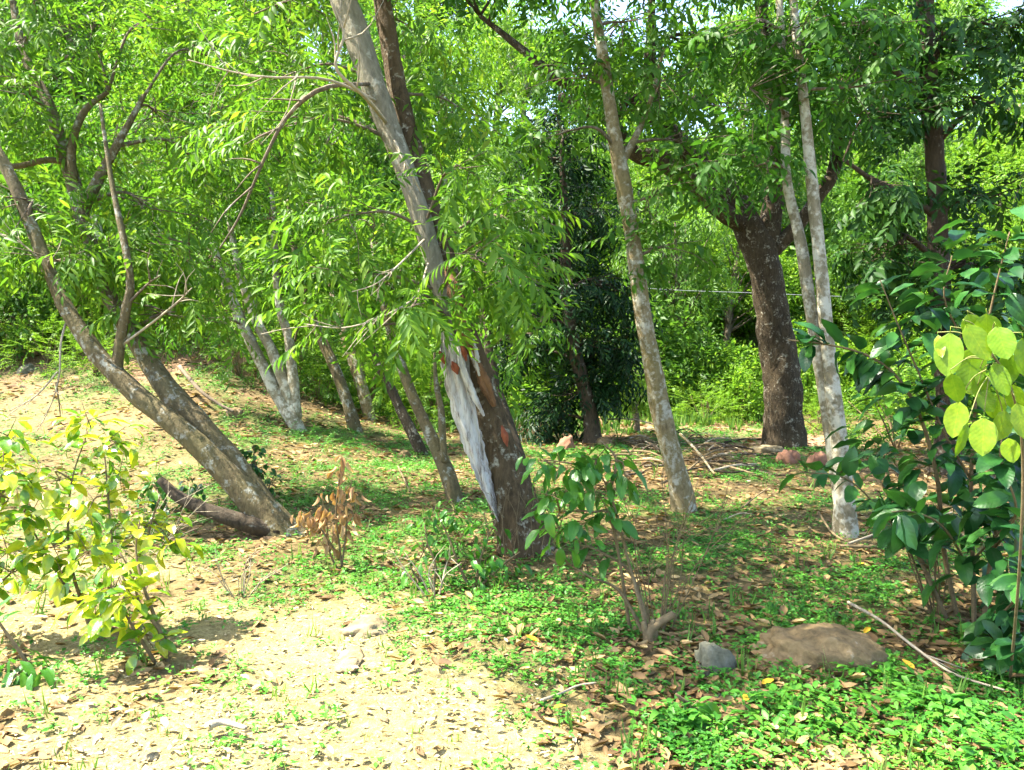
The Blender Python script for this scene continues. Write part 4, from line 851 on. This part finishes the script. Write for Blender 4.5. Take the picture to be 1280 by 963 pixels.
bush('yellow_green_bush', 'sunlit bush of shiny yellow-green leaves beside the sandy path', (120, 800),
     [[(118, 800, 0), (105, 760, 0), (92, 720, 0), (85, 670, .1), (90, 600, .15), (110, 540, .2)], [(125, 802, 0), (110, 770, 0), (80, 730, 0), (50, 680, .1), (30, 640, .1)], [(128, 800, 0), (135, 750, 0), (140, 690, 0), (135, 620, .1), (130, 560, .2)], [(122, 800, 0), (150, 760, 0), (175, 700, 0), (190, 650, .1), (200, 620, .1)]],
     [(110, 525, .2, .14, 16), (135, 550, .2, .15, 18), (75, 600, .15, .16, 18), (150, 590, .15, .15, 15), (40, 640, .1, .16, 14), (65, 680, .0, .16, 16), (110, 640, .05, .2, 20), (160, 650, .1, .16, 16), (110, 690, -.1, .18, 20), (80, 720, -.1, .14, 12), (145, 700, -.1, .16, 14), (200, 660, .1, .16, 12), (215, 680, .1, .12, 8)], 71, nobj=250)
bush('yellow_green_bush', 'short crooked bush with few yellow leaves and a thick brown foot', (208, 830),
     [[(210, 832, 0), (205, 800, 0), (190, 775, 0), (175, 755, 0), (165, 720, .05), (150, 690, .05)], [(200, 830, 0), (170, 790, -.05), (155, 765, -.05), (140, 740, -.05)], [(212, 832, 0), (200, 790, .02), (180, 735, .05), (170, 690, .1), (175, 650, .1)]],
     [(140, 740, -.1, .13, 14), (165, 745, -.05, .10, 8), (120, 755, -.1, .12, 9), (150, 775, -.05, .12, 7), (185, 800, -.05, .08, 5), (125, 775, -.1, .08, 5)], 72, nobj=120)
bush('yellow_green_bush', 'yellow-leaved bush cut off by the left edge near the path', (-40, 800),
     [[(-40, 800, 0), (-30, 740, 0), (-10, 680, 0), (0, 620, 0), (5, 560, .1)], [(-45, 800, 0), (-20, 750, 0), (10, 720, 0), (30, 700, 0)], [(-40, 800, 0), (-60, 700, 0), (-60, 600, 0), (-30, 540, .1)]],
     [(10, 545, .1, .16, 16), (-10, 580, .1, .18, 18), (20, 600, 0, .15, 14), (-10, 640, 0, .18, 16), (10, 690, 0, .14, 12), (-30, 720, 0, .2, 12), (12, 715, -.1, .1, 8)], 73, nobj=110)
bush('sprouting_plant', 'low green sprouts at the foot of a thin stem, far left of the path', (45, 845),
     [[(48, 845, 0), (25, 815, 0), (0, 780, 0), (-10, 760, 0)]], [(20, 835, -.05, .16, 26), (50, 840, -.05, .12, 16)], 74, 'leaf_broad', (.08, .15), 60, 'plant', .3)
# ---- broad-leaved shrub in front of the brush pile, on a bent dry stem
bush('broad_leaf_shrub', 'bright broad-leaved shrub on bent bare stems right of the split trunk', (815, 800),
     [[(815, 805, 0), (800, 755, 0), (785, 700, .1), (775, 660, .1), (762, 615, .1), (745, 590, .1), (715, 580, .1), (680, 575, 0)], [(790, 700, .1), (765, 655, .1), (740, 640, .1), (700, 640, .1)], [(817, 805, 0), (790, 720, .1), (750, 690, .1), (720, 680, .1)], [(812, 805, 0), (775, 740, .05), (735, 720, 0), (690, 690, 0)], [(762, 615, .1), (770, 575, .1), (750, 550, .1)]],
     [(700, 580, 0, .16, 22), (745, 575, .1, .18, 26), (725, 620, .1, .18, 22), (765, 600, .1, .14, 14), (690, 620, 0, .12, 12), (720, 660, .05, .16, 14), (760, 650, .1, .14, 10), (660, 570, 0, .08, 6), (780, 590, .1, .1, 8), (700, 660, .05, .14, 10)], 75, 'leaf_broad', (.07, .14), 220, 'shrub', .42, 'twig', 6)
bush('creeper_shrub', 'low leafy twiggy bush at the foot of the split trunk', (590, 735),
     [[(590, 738, 0), (575, 710, 0), (560, 670, .05), (545, 640, .1)], [(592, 738, 0), (600, 700, 0), (610, 670, .05), (605, 640, .1)], [(540, 742, 0), (545, 710, 0), (535, 680, .05), (530, 650, .1)], [(545, 742, 0), (520, 720, 0), (510, 700, 0)], [(595, 738, 0), (630, 705, 0), (650, 690, 0)]],
     [(540, 650, .1, .16, 22), (570, 640, .1, .18, 26), (600, 660, .05, .16, 22), (530, 690, 0, .16, 18), (575, 690, 0, .2, 26), (620, 700, 0, .16, 18), (600, 720, -.05, .16, 20), (640, 710, 0, .1, 8), (510, 720, 0, .1, 8)], 76, 'leaf_broad', (.04, .085), 240, 'shrub', .45)
bush('small_sapling', 'little dark-leaved sapling beside the foot of the forked leaning tree', (330, 625),
     [[(330, 628, 0), (326, 600, 0), (318, 575, 0), (318, 560, 0)], [(330, 628, 0), (338, 605, 0), (345, 590, 0)]], [(318, 565, 0, .14, 20), (325, 590, 0, .12, 14), (340, 605, 0, .12, 12), (310, 585, 0, .10, 8)], 77, 'leaf_shrub', (.06, .10), 60, 'sapling', .6)
bush('ground_sapling', 'upright broad-leaved seedling standing under the glossy shrub', (1150, 690),
     [[(1165, 720, 0), (1168, 690, 0), (1160, 660, -.1), (1150, 645, -.2)]], [(1145, 645, -.2, .16, 9), (1170, 650, -.2, .12, 7)], 78, 'leaf_broad', (.13, .19), 20, 'sapling', .42)
bush('leafy_weed', 'dark creeping weed under the low limb of the forked tree', (210, 640),
     [[(212, 645, 0), (205, 625, 0), (190, 605, 0)], [(215, 645, 0), (235, 625, 0), (250, 605, 0)]], [(195, 610, 0, .18, 30), (235, 615, 0, .18, 30), (215, 640, 0, .2, 30), (180, 630, 0, .15, 20)], 79, 'leaf_shrub', (.05, .09), 110, 'weed', .55)
bush('leafy_weed', 'pair of round-leaved seedlings sprouting in the cover by the pale flat stones', (862, 905),
     [[(862, 908, 0), (864, 895, 0), (862, 880, 0)]], [(862, 885, 0, .06, 10), (872, 895, 0, .05, 6)], 80, 'leaf_broad', (.05, .08), 20, 'weed', .6)

# ---- withered brown shrub and dry twigs
g = G(425, 712); r = np.random.default_rng(81); root = empty('withered_shrub', g, 'dead brown shrub hung with curled withered leaves', 'shrub'); d = g[1]; O = []
for s in [[(428, 715), (424, 680), (420, 640), (425, 590), (428, 575)], [(426, 715), (432, 670), (436, 620), (440, 600)], [(424, 715), (412, 690), (408, 650), (402, 620)], [(420, 690), (400, 660), (385, 645), (378, 640)]]:
    pp = px_path([(u, v, d) for u, v in s]); v, f = tube(pp, np.linspace(.009, .003, len(pp)), 16, 5, .2, 1, None, g); link('stem', np_mesh('stem', v, f, M['twig']), root)
    q = catmull(np.array(pp), 40); O.append(q[r.integers(12, 40, 30)] + r.normal(0, .03, (30, 3)))
O = np.concatenate(O); D = nrm(np.stack([r.normal(0, .4, len(O)), r.normal(0, .4, len(O)), -np.ones(len(O))], -1))
leaf_objects(root, g, O, D, r.uniform(.06, .11, len(O)), 'dead_shrub', r, .36, .4, [0, -1, .2], .8, 'leaf', 5, .5)
def dry_twigs(name, label, foot, n, h, spread, mat, seed, rad=.004, cat='twigs'):
    g = G(*foot); r = np.random.default_rng(seed); root = empty(name, g, label, cat)
    for k in range(n):
        a = r.normal(0, spread, 2); e = np.array([a[0], a[1] * .5, h * r.uniform(.5, 1.1)]); m = e * .5 + r.normal(0, .03, 3); parts = [tube(np.array([[a[0] * .12, a[1] * .12, -.04], m, e]), [rad, rad * .7, .0015], 10, 5)]
        for j in range(3):
            s_ = m + (e - m) * r.random(); parts.append(tube(np.array([s_, s_ + nrm(e + r.normal(0, .4, 3)) * h * .3]), [rad * .5, .001], 4, 3))
        v, f = cat_meshes(parts); link('twig', np_mesh('twig', v, f, M[mat]), root)
    return root
dry_twigs('dry_twig_clump', 'small clump of bleached bare twigs beside the path', (300, 745), 11, .28, .16, 'twig_pale', 82)
dry_twigs('dry_twig_clump', 'tall thin dry stalks rising beside a cut stump', (822, 790), 14, .85, .22, 'twig', 83, .004)
dry_twigs('dry_twig_clump', 'bare wiry stalks under the glossy shrub', (1175, 770), 9, .7, .18, 'twig', 84, .006)
dry_twigs('dry_twig_clump', 'grey woody stubs at the left of the creeper bush', (545, 745), 7, .28, .12, 'twig_pale', 85, .006)
dry_twigs('dry_twig_clump', 'tangle of dead stalks in the heart of the sunlit bush', (165, 745), 16, .6, .25, 'twig_pale', 86, .0035)
# cut stump
g = G(815, 805); root = empty('cut_stump', g, 'small splayed stump of a cut shrub among dry leaves', 'stump')
for pts, rr in [([(812, 812), (812, 790), (822, 780), (842, 768)], [.035, .03, .024, .02]), ([(816, 812), (808, 792), (804, 778)], [.03, .022, .014]), ([(810, 812), (818, 795), (816, 775)], [.03, .02, .013])]:
    v, f = tube(px_path([(u, v, g[1]) for u, v in pts]), rr, 16, 8, .3, 4, None, g); link('stub', np_mesh('stub', v, f, M['twig']), root)

# ------------------------------------------------------------------ rocks, sticks, brush pile
def rock(name, label, u, v, wpx, hpx, mat, seed, depth=.8, sink=.35, cat='rock', sub=4, flat=1.0):
    g = G(u, v); w = wpx * g[1] / F / 2; h = hpx * g[1] / F; import bmesh
    bm = bmesh.new(); bmesh.ops.create_icosphere(bm, subdivisions=sub, radius=1.0); m = bpy.data.meshes.new(name); bm.to_mesh(m); bm.free()
    V = np.zeros(len(m.vertices) * 3, np.float32); m.vertices.foreach_get('co', V); V = V.reshape(-1, 3).astype(float)
    k = seed * 5.3; n = fbm(V[:, 0] * 1.3 + k + V[:, 2], V[:, 1] * 1.3 + k - V[:, 2] * .7, 4) - .5; n2 = fbm(V[:, 0] * 5 + k + V[:, 2] * 4, V[:, 1] * 5 + k, 3) - .5
    n3 = fbm(V[:, 0] * 14 + k + V[:, 2] * 11, V[:, 1] * 14 + k + V[:, 2] * 5, 3) - .5; V = V * (1 + .85 * n + .34 * n2 + .12 * n3)[:, None]; V = np.sign(V) * np.abs(V) ** .88
    V[:, 2] = np.where(V[:, 2] > 0, V[:, 2] ** 1.0 * .9, V[:, 2] * .6)
    V = V * np.array([w, w * depth, h / (1 - sink * .3) * flat]); V[:, 2] -= h * sink * .3
    m.vertices.foreach_set('co', V.astype(np.float32).ravel()); m.materials.append(M[mat]); m.polygons.foreach_set('use_smooth', np.ones(len(m.polygons), bool)); m.update(); TRI[0] += len(m.polygons)
    o = link(name, m); o.location = g + np.array([0, w * depth * .5, 0]); o.rotation_euler = (0, 0, seed * .3 - .2); return tag(o, label, cat)
rock('rock', 'broad low tan boulder sunk in the ground cover', 1022, 832, 165, 33, 'rock_tan', 1, .75, 1.0, sub=5)
rock('rock', 'small rounded grey stone next to the tan boulder', 897, 838, 56, 30, 'rock_grey', 2, .8, .5)
rock('rock', 'pale flat chip of stone on the green cover', 935, 893, 22, 5, 'rock_pale', 3, .6)
rock('rock', 'little grey flat pebble left of the pale chip', 900, 873, 16, 5, 'rock_grey', 4, .6)
rock('rock', 'yellowish round stone by the dark slim trunk', 505, 572, 20, 9, 'rock_tan', 5)
rock('rock', 'reddish rounded rock in front of the thick dark tree', 987, 580, 36, 20, 'rock_red', 6)
rock('rock', 'rusty angular rock right of the thick dark tree', 1025, 586, 32, 22, 'rock_red', 7)
rock('rock', 'grey ledge stone at the foot of the thick dark tree', 962, 566, 44, 9, 'rock_pale', 8)
rock('rock', 'dark brown lump of rock behind the broad-leaved shrub', 708, 562, 24, 18, 'rock_red', 9)
rock('rock', 'brown stone at the left end of the brush pile', 755, 556, 22, 9, 'rock_tan', 10)
rock('rock', 'pale weathered outcrop bleached by the sun on the path', 455, 792, 66, 12, 'rock_pale', 11, 1.1, .6)
rock('rock', 'low pale ledge running down from the weathered outcrop', 432, 832, 36, 6, 'rock_pale', 12, 2.6, .6)
rock('rock', 'flat brown stone in the leaf litter by the fallen branch', 1090, 890, 30, 7, 'rock_tan', 13, .7)
rock('rock', 'pale pebble where the stick meets the sandy path', 672, 885, 14, 6, 'rock_pale', 14)
rock('rock', 'grey boulder on the left slope by the dark thicket', 32, 466, 24, 10, 'rock_grey', 15)
rock('rock', 'tan lump at the lower end of the fallen grey log', 292, 520, 22, 10, 'rock_tan', 16)
for i, (u, v, w) in enumerate([(250, 840, 30), (110, 885, 24), (180, 950, 34), (330, 935, 20), (585, 800, 12), (640, 850, 14), (700, 860, 10), (60, 945, 30), (40, 925, 18), (480, 900, 14), (240, 905, 16)]):
    tag(rock('path_stone', None, u, v, w, w * .18, 'rock_pale', 20 + i, .7, .5, sub=3), 'small pale stone half buried in the sandy path', 'stone', 'stones in the sandy path')
def stick(label, pts, rad, mat, seed, lift=.03, name='stick', kids=0, cat='stick', group=None):
    pp = []
    for i, q in enumerate(pts):
        u, v = q[:2]; pp.append(G(u, v) + np.array([0, 0, (q[2] if len(q) > 2 else 0) + lift + rad]))
    r = np.random.default_rng(seed); c = pp[0]; parts = [tube(pp, np.linspace(rad, rad * .55, len(pp)), max(10, 6 * len(pp)), 7, .3, seed, None, c)]
    Q = catmull(np.array(pp), 20)
    for k in range(kids):
        s_ = Q[r.integers(5, 18)]; e = s_ + nrm(nrm(Q[-1] - Q[0]) + r.normal(0, .8, 3) * np.array([1, 1, .4])) * .18; e[2] = max(e[2], float(H(e[0], e[1])) + .01)
        parts.append(tube(np.array([s_, e]), [rad * .5, .0015], 4, 4, 0, 0, None, c))
    v, f = cat_meshes(parts); o = link(name, np_mesh(name, v, f, M[mat])); o.location = c; return tag(o, label, cat, group)
stick('long bleached fallen branch lying across the cover beside the tan boulder', [(1060, 766, .02), (1100, 797, .05), (1140, 825, .03), (1190, 852), (1255, 874)], .009, 'twig_pale', 1, kids=2)
stick('short thin stick pointing from the pale pebble into the green cover', [(676, 887), (700, 878), (722, 868), (745, 864)], .007, 'twig_pale', 2)
stick('long dry stick leaning at the foot of the pale twin stems', [(1050, 690), (1110, 690), (1175, 683, .05)], .013, 'twig', 3, kids=2)
stick('thin dry stick crossing above the long stick by the pale twin stems', [(1060, 690, .02), (1120, 678, .08), (1190, 665, .12)], .009, 'twig_pale', 4, kids=2)
stick('crooked dark stick left of the pale twin stems foot', [(1022, 662, .1), (1045, 680, .02), (1085, 692)], .011, 'twig', 5, kids=2)
stick('grey fallen log slanting down the left slope', [(225, 490, .3), (250, 507, .15), (275, 517, .06), (292, 522, .02)], .032, 'bark_young', 6, name='fallen_log', cat='log')
stick('short dark stick in the cover near the slim trunks', [(498, 600, .1), (505, 610, .05), (512, 620)], .012, 'twig', 7)
stick('dark twig on the litter right of the slender tree', [(928, 640), (945, 630, .03), (960, 620, .04)], .009, 'twig', 8)
stick('small brown stick among the big ground-cover leaves', [(940, 872), (950, 882), (962, 892)], .006, 'twig', 9)
stick('pale stick on the sunny litter below the slender tree', [(905, 655), (925, 650, .02), (940, 648)], .006, 'twig_pale', 10)
stick('flat pale wood chip lying on the sandy path', [(262, 922), (280, 918), (308, 925)], .016, 'twig_pale', 11)
r = np.random.default_rng(91)
for k in range(60):
    u = r.uniform(765, 960); v = r.uniform(551, 600); L = r.uniform(20, 70); a = r.normal(0, .35); h = max(0, .28 * (1 - abs((u - 850) / 90)) * r.random())
    stick('dry stick lying in the brush pile before the thick dark tree', [(u - L / 2, v + a * L * .25, h * r.random()), (u, v + r.normal(0, 1.5), h), (u + L / 2, v - a * L * .25, h * r.random() * .6)], r.uniform(.007, .018), ['twig', 'bark_shadow', 'bark_shadow', 'twig', 'twig_pale'][k % 5], 100 + k, .01, 'brush_stick', 2, 'stick', 'sticks of the brush pile')
stick('thick bleached pole slanting out of the brush pile behind the slender tree', [(850, 568, .22), (870, 582, .14), (893, 601, .02)], .022, 'bark_slender', 140, name='fallen_pole', cat='pole')
stick('thin pale pole along the top of the brush pile', [(755, 548, .25), (790, 553, .3), (830, 560, .25)], .014, 'twig_pale', 141, name='fallen_pole', cat='pole')
# fence wire strung behind the trees
wp = px_path([(700, 352, 13.8), (830, 362, 13.8), (930, 366, 13.8), (1060, 371, 13.8), (1180, 374, 13.8)]); v, f = tube(wp, [.0035] * 5, 60, 5)
o = link('fence_wire', np_mesh('fence_wire', v, f, M['wire'])); tag(o, 'thin fence wire strung behind the thick dark tree', 'wire')

# ------------------------------------------------------------------ leaf litter, ground cover, grass
def scatter(n, seed, ymax=15, ymin=2.3, pw=2.0):
    r = np.random.default_rng(seed); y = ymin + (ymax - ymin) * r.random(n) ** pw; x = (r.random(n) * 2 - 1) * (.80 * y + .3); return x, y, r
def gz(x, y):
    nr = np.clip(1 - (y - 9) / 6, 0, 1); return H(x, y) + nr * (.022 * (fbm(x * 6, y * 6, 3) - .5) + .012 * (vnoise(x * 19, y * 19) - .5))
CURL = (np.array([[0, 0, .02], [.3, -.45, .14], [.3, 0, .0], [.3, .45, .10], [.66, -.36, .12], [.66, 0, .02], [.66, .36, .16], [1, 0, .12]], float), LEAF6[1])
def litter(n, seed, mat, size, keepf, name, label, ymax=15, pw=2.0):
    x, y, r = scatter(n, seed, ymax, 2.3, pw); k = r.random(n) < keepf(x, y); x, y = x[k], y[k]; n = len(x); a = r.uniform(0, 6.28, n)
    ln = r.uniform(*size, n) * (1 + .5 * np.clip((y - 6) / 8, 0, 1)); D = np.stack([np.cos(a), np.sin(a), r.normal(0, .12, n)], -1); up = np.array([0, 0, 1.]) + r.normal(0, .28, (n, 3))
    O = np.stack([x, y, gz(x, y) + r.uniform(.004, .022, n)], -1); flip = r.random(n) < .4; up[flip, 2] *= -1
    v, f = place(CURL, O, frames(D, up), ln, ln * r.uniform(.3, .55, n)); o = link(name, np_mesh(name, v, f, M[mat])); return tag(o, label, 'leaf litter', kind='stuff')
litter(42000, 401, 'litter', (.045, .105), lambda x, y: (1 - sandy(x, y)) ** 2 * (1 - .6 * greeny(x, y)) * (.45 + .8 * fbm(x * 1.2, y * 1.2, 3)), 'leaf_litter', 'brown dead leaves strewn under the trees')
litter(26000, 404, 'litter_pale', (.008, .024), lambda x, y: np.clip(sandy(x, y) * .8, 0, 1), 'straw_crumbs', 'tiny dry crumbs of straw and leaf on the sandy path', 8, 1.2)
litter(16000, 402, 'litter_pale', (.015, .05), lambda x, y: np.clip(sandy(x, y) * .55 + earthy(x, y) * .6 + .04, 0, 1), 'dry_litter', 'bleached dry leaf fragments on the sandy path', 12, 1.7)
def plants(n, seed, mat, keepf, size, hgt, name, label, nl=5, ymax=15, pw=2.0, wr=.55, cat='ground cover', tpl=LEAF2):
    x, y, r = scatter(n, seed, ymax, 2.3, pw); k = r.random(n) < keepf(x, y); x, y = x[k], y[k]; n = len(x)
    z = gz(x, y); hh = r.uniform(*hgt, n); grow = 1 + .4 * np.clip((y - 6) / 8, 0, 1); O, D, ln = [], [], []
    for j in range(nl):
        a = r.uniform(0, 6.28, n); e = r.normal(.1, .35, n); off = r.uniform(0, .02, n) * grow
        O.append(np.stack([x + np.cos(a) * off, y + np.sin(a) * off, z + hh * (.55 + .45 * j / nl)], -1)); D.append(np.stack([np.cos(a), np.sin(a), e], -1)); ln.append(r.uniform(*size, n) * grow)
    O = np.concatenate(O); D = np.concatenate(D); ln = np.concatenate(ln); up = np.array([0, 0, 1.]) + r.normal(0, .25, (len(O), 3))
    v, f = place(tpl, O, frames(D, up), ln, ln * wr); o = link(name, np_mesh(name, v, f, M[mat])); return tag(o, label, cat, kind='stuff')
plants(74000, 411, 'cover', lambda x, y: greeny(x, y) * (1 - .92 * sandy(x, y)) + .10 * sandy(x, y) * sstep(.5, .6, fbm(x * 2.2 + 9, y * 2.2, 3)), (.018, .036), (.015, .06), 'creeping_cover', 'low creeping plants with small bright leaves carpeting the floor', 5, 15, 1.8)
big = [(1180, 915, .42), (1000, 900, .28), (1090, 850, .2), (960, 930, .2), (850, 905, .15)]
bigw = [(G(u, v)[0], G(u, v)[1], s) for u, v, s in big]
def bigf(x, y):
    g_ = np.zeros(len(x))
    for cx, cy, s in bigw: g_ = np.maximum(g_, np.exp(-((x - cx) ** 2 + (y - cy) ** 2) / (s * s * .5)))
    return g_ * (.3 + .9 * sstep(.35, .6, fbm(x * 3, y * 3, 3)))
plants(8000, 412, 'cover', bigf, (.035, .065), (.03, .11), 'weed_patch', 'taller leafy weeds crowding the cover below the tan boulder', 6, 5.0, 1.0, .48, tpl=LEAF6)
def grass(n, seed, keepf, h, name, label, ymax=15, pw=2., blades=5, w=.006, mat='grass', ymin=2.3):
    x, y, r = scatter(n, seed, ymax, ymin, pw); k = r.random(n) < keepf(x, y); x, y = x[k], y[k]; n = len(x); V, Fs = [], []
    z = gz(x, y); BT = (np.array([[0, -.5, 0], [0, .5, 0], [.5, .4, -.04], [.5, -.4, -.04], [1, 0, -.22]], float), np.array([[0, 1, 2], [0, 2, 3], [3, 2, 4]])); O, D, L = [], [], []
    for j in range(blades):
        a = r.uniform(0, 6.28, n); t_ = r.uniform(.15, .8, n); O.append(np.stack([x + r.normal(0, .015, n), y + r.normal(0, .015, n), z], -1)); D.append(np.stack([np.cos(a) * t_, np.sin(a) * t_, np.ones(n)], -1)); L.append(r.uniform(*h, n))
    O = np.concatenate(O); D = np.concatenate(D); L = np.concatenate(L)
    v, f = place(BT, O, frames(D, np.stack([D[:, 0], D[:, 1], -.3 * np.ones(len(D))], -1) + r.normal(0, .2, D.shape)), L, np.full(len(L), w) * (1 + .1 * y.repeat(1)[0])); o = link(name, np_mesh(name, v, f, M[mat])); return tag(o, label, 'grass', kind='stuff')
grass(9000, 421, lambda x, y: .05 * sandy(x, y) + .22 * sandy(x, y) * sstep(.5, .62, fbm(x * 2, y * 2, 3)), (.02, .06), 'sparse_grass', 'sparse short grass tufts on the sandy path', 11, 1.6, 5, .005)
def tallf(x, y):
    g_ = np.zeros(len(x))
    for (u, v, s) in [(690, 530, .9), (760, 525, .6), (850, 530, .7), (500, 505, .9), (600, 530, .8), (920, 520, .5), (430, 500, .6)]:
        c_ = G(u, v); g_ = np.maximum(g_, np.exp(-((x - c_[0]) ** 2 + (y - c_[1]) ** 2) / (s * s)))
    return g_ * .5
grass(20000, 422, tallf, (.12, .32), 'tall_grass', 'tall green grass between the tree feet and the bare earth', 17, 1.0, 5, .014, ymin=9)
grass(5000, 423, lambda x, y: .10 * (1 - sandy(x, y)), (.06, .16), 'wood_grass', 'scattered grass blades among the ground cover', 10, 1.5, 4, .006)
x, y, r = scatter(5200, 431, 13, 5.5, 1.0)
fw = np.zeros(len(x))
for (u, v, a, b_, q) in [(470, 600, 1.1, 1.2, .5), (430, 560, .8, 1.2, .6), (560, 650, .7, .5, .35), (640, 590, .6, 1.0, .5), (300, 560, .8, .8, .25), (700, 640, .5, .5, .3), (160, 610, .8, .6, .25), (880, 600, .8, .5, .15)]:
    c_ = G(u, v); fw = np.maximum(fw, q * np.exp(-((x - c_[0]) / a) ** 2 - ((y - c_[1]) / b_) ** 2))
k = r.random(len(x)) < fw * sstep(.35, .6, fbm(x * 2, y * 2 + 7, 3)) * 1.3; x, y = x[k], y[k]; n = len(x)
a = r.uniform(0, 6.28, n); v, f = spray_mesh('feather', np.stack([x, y, gz(x, y) + .02], -1), np.stack([np.cos(a), np.sin(a), r.uniform(.3, 1.4, n)], -1), r.uniform(.3, .75, n), r)
o = link('feathery_weeds', np_mesh('feathery_weeds', v, f, M['cover'])); tag(o, 'feathery green weeds rising from the cover around the slim trunks', 'weeds', kind='stuff')
# single fallen leaves that stand out
r = np.random.default_rng(95)
def fallen(n, region, mat, size, label, group, wr=.42):
    for k in range(n):
        u = r.uniform(region[0], region[1]); v = region[2] + (region[3] - region[2]) * r.random(); g_ = G(u, v)
        a = r.uniform(0, 6.28); up = nrm(np.array([0, 0, 1.]) + r.normal(0, .12, 3)); R = frames(np.array([[math.cos(a), math.sin(a), r.normal(0, .05)]]), up[None])[0]
        kk = k % 4; key = (mat, wr, 'fallen', kk)
        if key not in _leaf_cache: _leaf_cache[key] = np_mesh('fallen_leaf', *big_leaf(kk * 3 + 2, wr, -.06 - .1 * kk, .16 + .1 * kk), M[mat])
        o = link('fallen_leaf', _leaf_cache[key]); o.matrix_world = mat4(g_ + np.array([0, 0, .03]), R, r.uniform(*size)); tag(o, label, 'leaf', group)
fallen(120, (820, 1270, 660, 955), 'litter', (.055, .105), 'curled brown dead leaf lying in the green cover near the boulder', 'dead leaves around the tan boulder')
fallen(60, (480, 820, 690, 850), 'litter', (.05, .09), 'curled brown dead leaf lying between the split tree and the path', 'dead leaves below the split tree')
fallen(40, (60, 640, 840, 955), 'litter_pale', (.035, .07), 'bleached dry leaf lying on the sandy path', 'dry leaves on the path')
fallen(9, (420, 1150, 700, 900), 'yellow_leaf', (.06, .09), 'fallen yellow leaf lying on the ground', 'fallen yellow leaves')
print('TRIANGLES', TRI[0], 'OBJECTS', len(bpy.data.objects))
